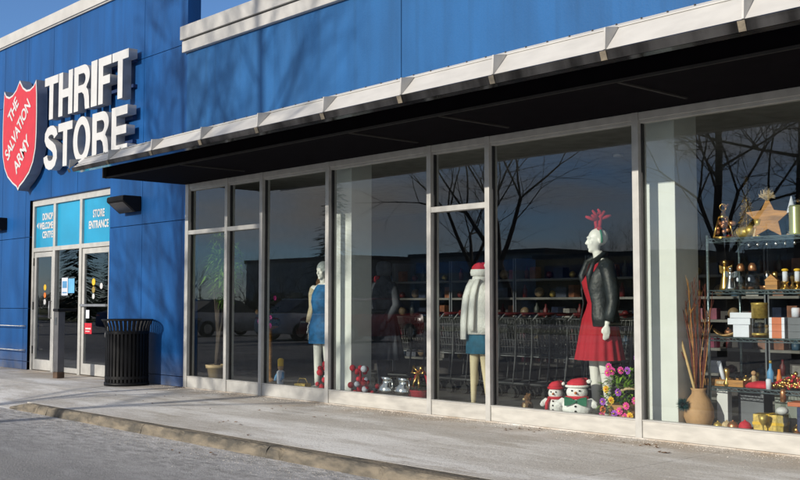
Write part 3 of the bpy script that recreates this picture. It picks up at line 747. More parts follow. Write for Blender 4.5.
secs = [(.86, .235, .185, .0, .75, .03), (.95, .225, .175, 0, .66, .03), (1.07, .185, .145, .0, .60, .02), (1.2, .19, .155, -.01, .50, .01), (1.32, .195, .145, -.01, .55, 0), (1.42, .195, .105, .005, .72, 0), (1.465, .13, .085, .012, .80, 0), (1.50, .085, .075, .012, .85, 0)]
j.loft([jk(z, rx, ry, cy, op, 44, wb) for z, rx, ry, cy, op, wb in secs], 0, True, True)
for sx in (-1, 1):
    P = [(sx*.165, 0, 1.43), (sx*.205, .01, 1.34), (sx*.235, .028, 1.17), (sx*.252, .03, 1.08), (sx*.262, .0, .98), (sx*.262, -.02, .905)]
    rings = []
    j.ball((sx*.165, 0, 1.415), (.078, .076, .072), 14)
    j.tube([Vector(p) for p in P], [.074, .073, .064, .060, .056, .054], 16)
    j.tube([(sx*.07, -.125, 1.20), (sx*.09, -.135, 1.33), (sx*.085, -.085, 1.46), (sx*.06, .02, 1.53), (0, .08, 1.54)], [.016, .034, .028, .024, .022], 8)   # lapel and collar
j.build('jacket', 'leather', t)
a_ = MB()
hc = Vector((0, -.015, 1.665))
a_.tube([hc + Vector((.088*math.cos(u), .012, .115*math.sin(u))) for u in [PI*(-.08 + 1.16*k/16) for k in range(17)]], .011, 8)
a_.build('headband', 'green', t)
an = MB()
for sx in (-1, 1):
    b0 = hc + Vector((sx*.035, .012, .105))
    an.tube([b0, b0 + Vector((sx*.012, 0, .05)), b0 + Vector((sx*.02, .0, .11)), b0 + Vector((sx*.035, .04, .165))], [0.0158, 0.0187, 0.0216, 0.0144], 10)
    an.tube([b0 + Vector((sx*.012, 0, .085)), b0 + Vector((sx*.03, -.06, .11)), b0 + Vector((sx*.04, -.095, .125))], [0.0173, 0.0173, 0.0101], 10)
    an.tube([b0 + Vector((sx*.014, 0, .095)), b0 + Vector((sx*.03, .065, .115)), b0 + Vector((sx*.04, .10, .125))], [0.0173, 0.0173, 0.0101], 10)
    an.tube([b0 + Vector((sx*.018, .02, .12)), b0 + Vector((sx*.03, -.01, .16)), b0 + Vector((sx*.03, -.03, .185))], [0.0173, 0.0144, 0.0086], 10)
    an.ball(b0, .028, 8)
an.build('antlers', 'antler_red', t)
base_plate(t)

# --- headless mannequin with santa hat, long white scarf, teal skirt
t = thing('mannequin', 'cream mannequin in santa hat, long white scarf and short teal skirt', 'mannequin', (-7.90, .36, FZ), math.radians(-8)); t.scale = (.86, .86, .925)
mb = MB(); body(mb, False, 0, arms=[([(.185, 0, 1.40), (.20, .04, 1.13), (.13, -.07, .95)], (-.5, -.3, -.5), (0, -1, .3)), ([(-.185, 0, 1.40), (-.20, .04, 1.13), (-.13, -.07, .95)], (.5, -.3, -.5), (0, -1, .3))], legs=((-.08, -.06), (.085, .05)), hip=.90, sh=1.38)
link('body', remeshed(mb, 'body', 'skin_cream', .0085, 4), t)
d = MB(); d.loft([ell(0, 0, z, rx, ry, 64, pl, 9) for z, rx, ry, pl in ((.635, .205, .17, .02), (.72, .205, .17, .015), (.82, .195, .155, .01), (.92, .18, .14, .0), (1.0, .155, .12, 0), (1.04, .145, .112, 0))], 0, True, False); d.build('skirt', 'teal', t)
d = MB()
ys = [(.86, .205, .16), (.95, .215, .165), (1.05, .21, .16), (1.18, .20, .155), (1.30, .19, .14), (1.40, .155, .115), (1.46, .10, .095), (1.52, .075, .08)]
d.loft([ell(.0, -.015, z, rx, ry, 72, .012 if z < 1.4 else .008, 7, z*4) for z, rx, ry in ys], 0, True, True)
for sx in (-1, 1): d.tube([(sx*.17, 0, 1.38), (sx*.21, .02, 1.2), (sx*.215, .0, 1.04), (sx*.17, -.06, .93)], [.062, .066, .062, .05], 14)
d.build('knit_top', 'knit', t)
d = MB()
for sx, bz in ((-1, .80), (1, .90)):
    rows = []
    for k, (z, x, y) in enumerate(((1.50, .05, -.07), (1.42, .062, -.12), (1.30, .07, -.165), (1.15, .075, -.185), (1.0, .08, -.195), (bz, .082, -.195))):
        rows.append([(sx*x - .05, y, z), (sx*x + .05, y, z), (sx*x + .05, y - .022, z), (sx*x, y - .034, z), (sx*x - .05, y - .022, z)])
    d.loft(rows, 0, True, True)
d.lathe([(.085, 1.46), (.105, 1.49), (.095, 1.53), (.07, 1.54)], 20)
d.build('scarf', 'knit', t)
d = MB(); d.lathe([(.09, 1.535), (.118, 1.545), (.125, 1.58), (.116, 1.615), (.09, 1.62)], 24); d.build('hat_brim', 'knit', t)
d = MB(); d.loft([ell(x, 0, z, r, r, 20) for x, z, r in ((0, 1.61, .108), (0, 1.645, .102), (.02, 1.675, .085), (.055, 1.695, .06), (.10, 1.68, .04))], 0, True); d.build('hat', 'red_bright', t)
d = MB(); d.ball((.135, 0, 1.66), .035, 10); d.build('hat_pompom', 'knit', t)
base_plate(t)

# --- blue dress, beige cardigan
t = thing('mannequin', 'white mannequin in blue dress, beige cardigan and grey knit hat', 'mannequin', (-10.97, .62, FZ), math.radians(8)); t.scale = (1, 1, .975)
mb = MB(); body(mb, True, 0, arms=[([(.185, 0, 1.36), (.21, .03, 1.10), (.21, -.04, .90)], (0, -.2, -1), (-.2, -1, 0)), ([(-.185, 0, 1.36), (-.21, .03, 1.10), (-.21, -.04, .90)], (0, -.2, -1), (.2, -1, 0))], legs=((-.07, -.06), (.09, -.01)), hip=.88, sh=1.36)
link('body', remeshed(mb, 'body', 'skin_white', .0085, 4), t)
d = MB(); d.loft([ell(0, cy, z, rx, ry, 64, pl, 8) for z, rx, ry, cy, pl in ((.62, .225, .175, 0, .02), (.75, .22, .175, 0, .015), (.9, .205, .16, 0, .01), (1.04, .16, .125, 0, 0), (1.18, .165, .145, -.02, 0), (1.28, .16, .13, -.015, 0), (1.36, .145, .09, 0, 0), (1.41, .10, .075, .005, 0))], 0, True, False); d.build('dress', 'bluedress', t)
j = MB(); j.loft([jk(z, rx, ry, cy, op, 40, .02) for z, rx, ry, cy, op in ((.66, .265, .20, .02, 1.25), (.85, .25, .19, .02, 1.2), (1.05, .205, .165, .02, 1.15), (1.25, .20, .155, .02, 1.1), (1.36, .19, .11, .02, 1.1), (1.41, .12, .09, .02, 1.0))], 0, True, True)
for sx in (-1, 1): j.tube([(sx*.165, 0, 1.36), (sx*.20, .01, 1.28), (sx*.222, .03, 1.1), (sx*.225, -.01, .98), (sx*.22, -.035, .90)], [.066, .068, .06, .056, .054], 14)
j.build('cardigan', 'beige', t)
j = MB(); j.ball((-.10, .10, 1.42), (.12, .09, .13), 12); j.ball((.08, .11, 1.40), (.11, .08, .10), 12); j.build('fur_hood', 'fur', t)
j = MB(); j.ball((0, .0, 1.63), (.088, .105, .098), 18); j.lathe([(.088, 1.585), (.094, 1.60), (.092, 1.63)], 24); j.build('knit_hat', 'grey_knit', t)
base_plate(t)

# --- dark coat
t = thing('mannequin', 'dark mannequin in long black coat behind the narrow white column', 'mannequin', (-10.15, .95, FZ), math.radians(-10))
mb = MB(); body(mb, False, 0, arms=[([(.185, 0, 1.36), (.23, .03, 1.10), (.20, -.10, .92)], (0, -.4, -1), (-.2, -1, 0)), ([(-.185, 0, 1.36), (-.23, .03, 1.10), (-.20, -.1, .92)], (0, -.4, -1), (.2, -1, 0))], hip=.88, sh=1.36)
link('body', remeshed(mb, 'body', 'coat', .010, 3), t)
d = MB(); d.loft([ell(0, 0, z, rx, ry, 80, pl, 13) for z, rx, ry, pl in ((.42, .29, .25, .05), (.60, .265, .22, .045), (.80, .235, .185, .03), (.95, .20, .155, .012), (1.04, .165, .13, 0), (1.2, .185, .155, 0), (1.32, .19, .13, 0), (1.40, .13, .09, 0), (1.47, .085, .08, 0))], 0, True, True)
for sx in (-1, 1): d.tube([(sx*.165, 0, 1.37), (sx*.215, .01, 1.26), (sx*.245, .03, 1.10), (sx*.225, -.06, .98), (sx*.205, -.10, .92)], [.068, .07, .062, .058, .056], 14)
d.build('coat', 'coat', t)
d = MB(); d.lathe([(.175, 1.0), (.18, 1.01), (.178, 1.045), (.168, 1.055)], 30); o = d.build('belt', 'leather', t)
d = MB(); d.box((-.05, -.155, 1.0), (.05, -.135, 1.05)); d.build('buckle', 'silver', t)
d = MB(); d.tube([(-.14, -.03, 1.415), (-.08, -.06, 1.45), (.02, -.08, 1.46)], [.03, .035, .02], 10); d.build('shoulder_scarf', 'red_cloth', t)
d = MB(); d.lathe([(.085, 1.48), (.10, 1.54), (.10, 1.60), (.08, 1.65), (.03, 1.67)], 18); d.build('hood', 'coat', t)
base_plate(t)

# ================================================================ WINDOW DISPLAY
def leaf(mb, p, d, ln, wd, mi=0, droop=.2):
    d = Vector(d).normalized(); s = d.cross(Vector((0, 0, 1)));
    if s.length < .05: s = Vector((1, 0, 0))
    s.normalize(); p = Vector(p); dn = Vector((0, 0, -1))
    m = p + d*ln*.5; e = p + d*ln + dn*ln*droop
    mb.add([p, m + s*wd - dn*.0, e, m - s*wd, m + dn*wd*.4], [(0, 1, 4), (1, 2, 4), (2, 3, 4), (3, 0, 4)], mi)
def snowman(loc, rz, h, label, bow):
    t = thing('snowman', label, 'snowman', loc, rz); t.scale = (1.22 if bow else .95, 1, 1)
    k = h
    b = MB(); b.ball((0, 0, .30*k), (.31*k, .27*k, .31*k), 20); b.ball((0, -.01*k, .66*k), (.215*k, .20*k, .19*k), 18)
    for sx in (-1, 1): b.tube([(sx*.25*k, -.02*k, .48*k), (sx*.36*k, -.10*k, .38*k), (sx*.36*k, -.18*k, .34*k)], [.075*k, .075*k, .065*k], 10); b.ball((sx*.16*k, -.2*k, .05*k), (.11*k, .12*k, .06*k), 10)
    link('body', remeshed(b, 'body', 'plush', .02*k, 2), t)
    f = MB()
    for sx in (-1, 1): f.ball((sx*.075*k, -.20*k, .71*k), .022*k, 8)
    for z in (.46, .34, .22): f.ball((0, -.275*k + abs(z-.3)*.14*k, z*k), .026*k, 8)
    f.build('buttons', 'black', t)
    n = MB(); n.tube([(0, -.19*k, .66*k), (0, -.27*k, .655*k), (0, -.31*k, .65*k)], [.035*k, .025*k, .006*k], 8); n.build('nose', 'orange', t)
    hb = MB(); hb.lathe([(.20*k, .78*k), (.235*k, .79*k), (.235*k, .83*k), (.20*k, .84*k)], 22); hb.build('hat_brim', 'knit' if bow else 'red_bright', t)
    ht = MB(); ht.loft([ell(x*k, 0, z*k, r*k, r*k, 20) for x, z, r in ((0, .82, .205), (0, .90, .19), (.03, .97, .14), (.11, 1.01, .08), (.20, .97, .045))], 0, True); ht.build('hat', 'red_bright', t)
    pb = MB(); pb.ball((.24*k, 0, .93*k), .055*k, 10); pb.build('pompom', 'knit', t)
    sc = MB(); sc.lathe([(.17*k, .49*k), (.235*k, .51*k), (.235*k, .555*k), (.18*k, .58*k)], 22)
    if not bow: sc.tube([(-.12*k, -.20*k, .53*k), (-.17*k, -.29*k, .40*k), (-.18*k, -.30*k, .22*k)], [.045*k, .055*k, .05*k], 8)
    sc.build('scarf', 'red_bright', t)
    if bow:
        w = MB()
        for sx in (-1, 1): w.loft([[(sx*x*k, (-.27 + dy)*k, (.46 + z)*k) for dy, z in ((-.03, -hh), (-.03, hh), (.03, hh), (.03, -hh))] if sx > 0 else [(sx*x*k, (-.27 + dy)*k, (.46 + z)*k) for dy, z in ((.03, -hh), (.03, hh), (-.03, hh), (-.03, -hh))] for x, hh in ((.01, .03), (.10, .085), (.21, .11), (.22, .09))], 0, False)
        w.ball((0, -.30*k, .46*k), .04*k, 8); w.build('bow', 'green', t)
snowman((-6.79, .27, FZ), math.radians(22), .355, 'plush snowman in a red scarf, left and slimmer of the window pair', False)
snowman((-6.49, .23, FZ), math.radians(30), .40, 'plump plush snowman with green bow and red hat beside the flowers', True)

def flowers():
    t = thing('flower_arrangement', 'large arrangement of pink, purple and yellow flowers in a basket', 'flowers', (-5.99, .33, FZ))
    r = random.Random(5)
    b = MB(); b.lathe([(.10, 0), (.15, .04), (.17, .16), (.175, .18), (.15, .18)], 20); b.build('basket', 'wood', t)
    f = MB()
    for i in range(420):
        a = r.random()*6.28; z = .03 + .46*r.random()**.8; rr_ = .24*math.sqrt(r.random())*(1.0 if z < .35 else .75)
        p = (rr_*math.cos(a), rr_*math.sin(a)*.7, z)
        leaf(f, p, (math.cos(a), math.sin(a), r.uniform(-.3, .9)), r.uniform(.05, .11), r.uniform(.009, .018), r.randrange(2), r.uniform(0, .5))
    for i in range(6):
        leaf(f, (.03*i - .08, -.05, .3), (r.uniform(.2, 1), -.3, r.uniform(.3, .8)), .24, .02, 0, .2)
    f.build('foliage', ['leafg', 'leafd'], t)
    sp = [(-.10, -.12, .53, 'pink'), (-.06, -.12, .49, 'pink'), (-.13, -.10, .47, 'pink'), (.02, -.1, .50, 'pink'), (.08, -.08, .50, 'purple'), (.17, -.05, .62, 'purple'), (.12, -.16, .18, 'pink'), (.19, -.12, .23, 'pink'), (.06, -.18, .13, 'pink'), (.0, -.18, .10, 'purple'), (.16, -.16, .09, 'yellow'), (-.19, -.1, .12, 'orange'), (-.20, -.1, .07, 'pink'), (-.16, -.14, .20, 'purple'), (.10, -.16, .08, 'pink'), (-.05, -.16, .22, 'yellow'), (.2, -.08, .14, 'pink'), (.04, -.17, .30, 'purple'), (-.12, -.14, .32, 'yellow')]
    for x, y, z, m in sp:
        q = MB()
        for ring, (n, ln, up) in enumerate(((9, .040, .15), (7, .030, .55), (5, .018, 1.1))):
            for k in range(n):
                a = 2*PI*k/n + ring*.4
                d = Vector((math.cos(a), -up, math.sin(a))).normalized()
                s_ = Vector((-math.sin(a), 0, math.cos(a)))*ln*.38; p = Vector((x, y, z)); mm = p + d*ln*.6; e = p + d*ln
                q.add([p, mm + s_, e, mm - s_], [(0, 1, 2, 3)])
        q.ball((x, y - .015, z), .009, 8, 1)
        q.build('flower', [m, 'yellow' if m != 'yellow' else 'orange'], t)
    g_ = MB(); g_.tube([(-.02, -.08, .30), (.08, -.09, .335), (.20, -.05, .34), (.24, -.02, .32)], [.012, .015, .015, .012], 8); g_.build('ribbon', 'raffia', t)
flowers()

def vase():
    t = thing('vase', 'round tan clay floor vase holding bare red twigs', 'vase', (-5.24, .38, FZ)); t.scale = (.86, .86, .96)
    b = MB(); b.lathe([(.075, 0), (.12, .04), (.155, .12), (.15, .20), (.115, .28), (.075, .33), (.07, .36), (.085, .385), (.07, .385), (.055, .34)], 28); b.build('pot', 'clay', t)
    r = random.Random(11)
    for i in range(26):
        tw_ = MB(); a = r.random()*6.28; sp = r.uniform(.03, .22); h = r.uniform(.75, 1.18)
        p = [Vector((.03*math.cos(a), .03*math.sin(a), .25)), Vector((sp*.5*math.cos(a) + r.uniform(-.03, .03), sp*.4*math.sin(a), .25 + h*.5)), Vector((sp*math.cos(a)*.9, sp*.5*math.sin(a), .25 + h))]
        tw_.tube(p, [.006, .005, .0025], 5)
        for k in range(3):
            u = r.uniform(.4, .9); q = p[1].lerp(p[2], u) ; tw_.tube([q, q + Vector((r.uniform(-.06, .06), r.uniform(-.04, .04), r.uniform(.06, .16)))], [.003, .0015], 4)
        tw_.build('twig', 'twig_red' if i % 5 else 'wood', t)
    cv = MB(); cv.tube([(-.02, 0, .35), (-.10, -.05, .62), (-.17, -.08, .75), (-.20, -.09, .86), (-.24, -.1, .93), (-.23, -.1, 1.0)], [.006, .006, .005, .004, .003, .002], 6); cv.build('twig', 'twig_red', t)
    st = thing('bamboo_stick', 'long pale bamboo stick leaning in the clay vase', 'stick', (-5.23, .35, FZ + .3))
    b = MB()
    p0, p1 = Vector((0, 0, -.05)), Vector((-.27, -.03, .93))
    b.tube([p0.lerp(p1, k/6) for k in range(7)], [.013, .0125, .0125, .012, .011, .010, .009], 8)
    for k in range(1, 6): b.ball(p0.lerp(p1, k/6), .0145, 8)
    b.build('cane', 'twig_tan', st)
    tb = MB(); r = random.Random(2)
    for i in range(320):
        d = Vector((r.gauss(0, 1), r.gauss(0, 1), r.gauss(0, 1))).normalized(); s_ = d.orthogonal().normalized()*.004
        tb.add([d*.01 - s_, d*.01 + s_, d*r.uniform(.05, .075)], [(0, 1, 2)])
    tag(at(tb.build('tinsel_ball', 'tinsel'), -5.30, .22, FZ + .23), 'dark teal tinsel ball beside the clay vase', 'ornament')
vase()

# --- wire shelving unit
SX0, SX1, SY0, SY1 = -5.20, -3.30, .50, 1.05
LV = [1.79, 1.325, .905, .465]
ws = thing('wire_shelf', 'blue grey wire shelving unit filled with holiday goods', 'shelf', (SX0, SY0, FZ))
def wire_shelf():
    for x in (0, SX1 - SX0):
        for y in (0, SY1 - SY0):
            p = MB(); p.tube([(x, y, 0), (x, y, LV[0] + .03 - FZ)], .0125, 10)
            for k in range(int(1.7/.05)): p.lathe([(.0125, 0), (.0142, .004), (.0125, .008)], 10, (x, y, .05 + .05*k))
            p.build('post', 'steel_blue', ws)
    for z in LV:
        s_ = MB(); z -= FZ; L_, D_ = SX1 - SX0, SY1 - SY0
        for y in (0, D_):
            for dz in (-.004, -.034): s_.tube([(0, y, z + dz), (L_, y, z + dz)], .005, 6)
            n = 60
            s_.tube([(L_*k/n, y, z - .006 - (.026 if k % 2 else 0)) for k in range(n + 1)], .003, 4)
        for x in (0, L_):
            for dz in (-.004, -.034): s_.tube([(x, 0, z + dz), (x, D_, z + dz)], .005, 6)
        for k in range(1, 60): s_.tube([(L_*k/60, 0, z - .004), (L_*k/60, D_, z - .004)], .0022, 4)
        for k in range(1, 4): s_.tube([(0, D_*k/4, z - .010), (L_, D_*k/4, z - .010)], .004, 5)
        s_.build('shelf', 'steel_blue', ws)
wire_shelf()
def one(name, mb, mats, loc, label, cat, rz=0, group=None, bevel=0):
    o = mb.build(name, mats, None, bevel); o.location = loc; o.rotation_euler = (0, 0, rz); return tag(o, label, cat, group)
Z1, Z2, Z3, Z4 = [z + .002 for z in LV]
YS = .60
# top shelf
t = thing('lantern', 'gold framed tapering lantern with glass sides at the left end of the top shelf', 'lantern', (-5.07, .56, Z1), math.radians(30))
b = MB(); c4 = [(-.085, -.085), (.085, -.085), (.085, .085), (-.085, .085)]
for k in range(4):
    a0, a1 = c4[k], c4[(k+1) % 4]
    b.tube([(*a0, .006), (*a1, .006)], .007, 6); b.tube([(a0[0]*.45, a0[1]*.45, .19), (a1[0]*.45, a1[1]*.45, .19)], .007, 6); b.tube([(*a0, .006), (a0[0]*.45, a0[1]*.45, .19)], .007, 6)
b.build('frame', 'gold', t)
b = MB(); r = random.Random(4)
for i in range(16): z = r.uniform(.02, .15); w = .07*(1 - z*2.6); b.ball((r.uniform(-w, w), r.uniform(-w, w), z + .01), .020, 8)
b.build('baubles', 'copper', t)
b = MB(); b.lathe([(.04, .19), (.03, .205), (.006, .23), (.006, .26)], 10); b.tube([(.03*math.cos(u), 0, .28 + .03*math.sin(u)) for u in [2*PI*k/12 for k in range(13)]], .004, 5); b.build('cap', 'gold', t)
b = MB()
b.tube([(0, 0, 0), (0, 0, .14)], .006, 6); b.ball((0, 0, .15), (.05, .018, .025), 8); b.tube([(-.04, 0, .16), (-.06, 0, .23)], [.012, .01], 6); b.ball((-.07, 0, .24), (.025, .012, .013), 8)
for sx in (-1, 1): b.tube([(-.06, sx*.008, .25), (-.05, sx*.03, .30), (-.02, sx*.035, .33)], .004, 5); b.tube([(-.05, sx*.03, .30), (-.08, sx*.04, .335)], .003, 5)
b.lathe([(.04, 0), (.04, .01), (.01, .014)], 12)
one('reindeer_figure', b, 'copper', (-5.13, .80, Z1), 'thin copper reindeer figure behind the gold lantern', 'figurine', .4)
def tinsel_tree(h, rb, seed):
    b = MB(); r = random.Random(seed); b.tube([(0, 0, 0), (0, 0, h)], [.010, .004], 6)
    for i in range(1500):
        z = r.random()**1.2*h; rad = rb*(1 - z/h) + .01; a = r.random()*6.28; d = Vector((math.cos(a), math.sin(a), r.uniform(-.4, .3)))
        p = Vector((0, 0, z + .02)) + d*rad*r.uniform(.2, .8); e = p + d*rad*.35; s_ = d.cross(Vector((0, 0, 1))).normalized()*.009 + Vector((0, 0, r.uniform(-.006, .006)))
        b.add([p - s_, p + s_, e], [(0, 1, 2)])
    b.lathe([(.04, 0), (.04, .012), (.012, .02)], 12); return b
one('tinsel_tree', tinsel_tree(.55, .085, 1), 'goldm', (-4.93, .72, Z1), 'tall slim gold tinsel tree on the top shelf', 'ornament')
b = MB(); b.ball((0, 0, .05), (.10, .06, .05), 12); b.ball((.06, -.02, .06), (.05, .05, .05), 10); b.ball((-.06, 0, .045), (.05, .05, .045), 10)
one('ornament_pile', b, 'goldm', (-4.90, .64, Z1), 'heap of mossy gold ornaments between lantern and star', 'ornament')
st = thing('wooden_star', 'large plank wood star leaning on the top shelf', 'star', (-4.66, .60, Z1), math.radians(26))
P = []
for k in range(10):
    a = PI/2 + k*PI/5; rr_ = .185 if k % 2 == 0 else .088; P.append((rr_*math.cos(a), .155 + rr_*math.sin(a)))
link('star', curve_mesh([P], .018, .003, ['wood'], 'star'), st)
b = MB(); r = random.Random(9)
for i in range(110):
    a = r.uniform(-2.2, 2.2); p = Vector((0, -.02, .31)); e = p + Vector((.075*math.sin(a)*r.uniform(.3, 1), r.uniform(-.03, .02), .13*math.cos(a*.6)*r.uniform(.4, 1)))
    m = p.lerp(e, .5) + Vector((r.uniform(-.03, .03), 0, .02)); b.tube([p, m, e], .0025, 4)
b.build('raffia_bow', 'raffia', st)
def cone(label, x, y, z, h, rb, m, cat='ornament'):
    b = MB(); b.lathe([(rb, 0), (rb*.98, .01), (.004, h)], 20); return one('cone_ornament', b, m, (x, y, z), label, cat)
b = MB(); b.tube([(0, 0, 0), (0, 0, .20)], .010, 8); b.lathe([(.05, 0), (.05, .012), (.01, .02)], 14); b.lathe([(.045, .20), (.04, .21), (.004, .345)], 16, mi=1)
one('cone_ornament', b, ['woodl', 'box_white'], (-4.48, .68, Z1), 'white cone tree on a thin stand right of the wooden star', 'ornament')
b = MB(); pr = []
for k in range(13): pr += [(.060, .008 + .019*k), (.054, .0155 + .019*k)]
b.lathe([(.05, 0)] + pr + [(.05, .255), (.03, .25)], 24)
one('ribbed_vase', b, mat('pale_green_gold', (.42, .44, .20), .3, .5), (-4.40, .60, Z1), 'ribbed pale green metallic vase on the top shelf', 'vase')
b = MB(); r = random.Random(21)
for i in range(500):
    z = r.uniform(.0, .42); a = r.random()*6.28; rad = .085*(1 - (z - .1)**2*5)
    p = Vector((0, 0, z)); d = Vector((math.cos(a), math.sin(a), r.uniform(.1, .7))); e = p + d*max(.02, rad); s_ = d.cross(Vector((0, 0, 1))).normalized()*.007
    b.add([p - s_, p + s_, e], [(0, 1, 2)])
one('feather_tree', b, 'raffia', (-4.31, .62, Z1), 'beige feathery tree at the right edge of the top shelf', 'ornament')
b = MB(); b.tube([(-.1, 0, 0), (.1, 0, 0)], .008, 8)
for k in range(5): b.ball((-.1 + .05*k, 0, 0), .016, 8, k % 2)
o = one('bead_stick', b, ['box_white', 'woodl'], (-4.46, .86, Z1 + .32), 'beaded white stick poking out behind the green vase', 'ornament')
b = MB(); b.tube([(0, 0, 0), (0, 0, .32)], .006, 6); b.lathe([(.04, 0), (.04, .01), (.006, .015)], 12); b.tube([(0, 0, .32), (0, 0, .34)], .012, 8)
one('stick_stand', b, 'woodl', (-4.46, .86, Z1), 'slim wooden stand holding up the beaded stick', 'stand')
dl = thing('bead_garland', 'row of small clear beads hanging under the top shelf front', 'garland', (-4.7, .52, LV[0] - .03))
for k in range(7):
    b = MB(); b.tube([(-.1 + .085*k, 0, 0), (-.1 + .085*k, 0, -.03)], .0012, 4); b.ball((-.1 + .085*k, 0, -.042), .014, 10); b.build('bead', 'silver', dl)
# second shelf
def angel(x, y, z, h, m, label):
    t = thing('angel_figure', label, 'figurine', (x, y, z))
    b = MB(); b.lathe([(.055, 0), (.05, .02), (.028, h*.45), (.018, h*.62), (.024, h*.70), (.012, h*.78)], 16); b.ball((0, 0, h*.86), h*.085, 10); b.build('body', m, t)
    for sx in (-1, 1):
        w = MB(); w.prism([(0, h*.45), (sx*.06, h*.55), (sx*.065, h*.78), (sx*.02, h*.72)][::sx], .015, .022); w.build('wing', m, t)
angel(-5.10, .62, Z2, .29, 'gold', 'tall gold angel figure at the left end of the second shelf')
angel(-5.02, .58, Z2, .22, 'silver', 'shorter silver angel figure beside the gold angel')
def jar(x, y, z, label):
    t = thing('glass_jar', label, 'jar', (x, y, z))
    b = MB(); b.lathe([(.055, 0), (.062, .02), (.062, .12), (.045, .155), (.04, .165)], 18); b.build('glass', 'jar', t)
    b = MB(); b.lathe([(.030, .166), (.036, .18), (.034, .21), (.018, .235)], 14); b.build('stopper', 'copper', t)
    b = MB(); b.ball((0, -.058, .09), (.012, .006, .02), 8); b.build('label_tag', 'box_white', t)
jar(-4.93, .60, Z2, 'left of two glass jars with copper stoppers on the second shelf'); jar(-4.80, .57, Z2, 'right of two glass jars with copper stoppers on the second shelf')
b = MB(); b.box((-.05, -.05, 0), (.05, .05, .075)); b.prism([(-.058, .075), (.058, .075), (0, .13)], -.058, .058)
one('house_ornament', b, 'wood', (-4.62, .58, Z2), 'small copper house ornament on the second shelf', 'ornament', .3)
def candle(x, y, z, label):
    t = thing('candle_holder', label, 'candle', (x, y, z))
    b = MB(); b.lathe([(.045, 0), (.045, .008), (.015, .02), (.012, .05), (.035, .06), (.035, .066)], 16); b.build('holder', 'gold', t)
    b = MB(); b.lathe([(.022, .066), (.022, .15), (.01, .153)], 14); b.build('candle', 'box_white', t)
    b = MB(); b.ball((0, 0, .165), (.03, .03, .014), 10); b.build('topper', 'yellow', t)
candle(-4.49, .56, Z2, 'white candle in a gold holder beside the copper house'); candle(-4.40, .60, Z2, 'white candle in a gold holder nearest the photo edge')
b = MB(); b.lathe([(.012, 0), (.02, .05), (.012, .1), (.03, .16), (.0, .17)], 10)
one('bird_clip', b, 'silver', (-4.71, .66, Z2), 'small silver goblet between the jars and the copper house', 'goblet')
# third shelf
b = MB()
n = 14
for k in range(n):
    pass
b.loft([[(x, y*w, zz) for y, zz in ((-.045, .012 + c), (0, 0 + c), (.045, .012 + c), (.045, .02 + c), (0, .008 + c), (-.045, .02 + c))] for x, w, c in [(-.12 + .02*i, max(.08, math.sqrt(max(0, 1 - ((i - 6)/6.4)**2))), .0016*(i-6)**2*(1 if i < 6 else .6)) for i in range(13)]], 0, True)
one('wooden_dish', b, 'woodl', (-5.08, .57, Z3), 'curved boat shaped wooden dish on the third shelf', 'dish')
b = MB(); b.box((-.07, -.06, 0), (.07, .06, .11)); one('white_carton', b, 'box_white', (-4.92, .60, Z3), 'white carton at the bottom of the stack on the third shelf', 'box', .25, bevel=.004)
b = MB(); b.box((-.10, -.07, 0), (.10, .07, .056)); one('white_carton', b, 'box_white', (-4.935, .60, Z3 + .111), 'wide flat white carton in the middle of the stack', 'box', .22, bevel=.004)
b = MB(); b.box((-.10, -.07, 0), (.10, .07, .05)); one('white_carton', b, 'box_white', (-4.915, .60, Z3 + .168), 'flat white carton on top of the stack', 'box', .30, bevel=.004)
b = MB(); b.lathe([(.066, 0), (.066, .165), (.06, .168)], 22); b.lathe([(.068, .02), (.0685, .03), (.068, .04)], 22, mi=1); one('canister', b, ['jar', 'goldm'], (-4.745, .58, Z3), 'grey glass canister under the gold tin on the third shelf', 'canister')
b = MB(); b.lathe([(.070, 0), (.070, .115), (.073, .117), (.073, .135), (.0, .14)], 22); one('canister', b, 'goldm', (-4.745, .58, Z3 + .169), 'round gold tin standing on the grey glass canister', 'canister')
for k in range(3):
    b = MB(); b.box((-.075, -.06, 0), (-.05, .06, .058)); b.box((-.05, -.06, 0), (.035, .06, .058), 1); b.box((.035, -.06, 0), (.06, .06, .058))
    one('striped_box', b, ['box_white', 'box_orange'], (-4.555, .58, Z3 + k*.060), ['orange and white box at the bottom of its stack of three', 'orange and white box in the middle of its stack of three', 'orange and white box on top of its stack of three'][k], 'box', .12, 'orange and white boxes')
    b = MB(); b.box((-.09, -.07, 0), (.09, .07, .058)); one('grey_box', b, 'box_grey', (-4.37, .60, Z3 + k*.060), ['dark grey box at the bottom of the stack by the photo edge', 'dark grey box in the middle of the stack by the photo edge', 'dark grey box on top of the stack by the photo edge'][k], 'box', .05, 'dark grey boxes')
b = MB(); b.lathe([(.035, 0), (.037, .07), (.03, .08)], 16); one('white_cup', b, 'box_white', (-4.42, .60, Z3 + .182), 'small white cup on top of the dark grey boxes', 'cup')
b = MB(); b.lathe([(.05, 0), (.06, .05), (.06, .12), (.04, .16), (.045, .17)], 18); one('orange_vase', b, 'orange', (-4.31, .62, Z3 + .182), 'orange vase on the dark grey boxes at the photo edge', 'vase')
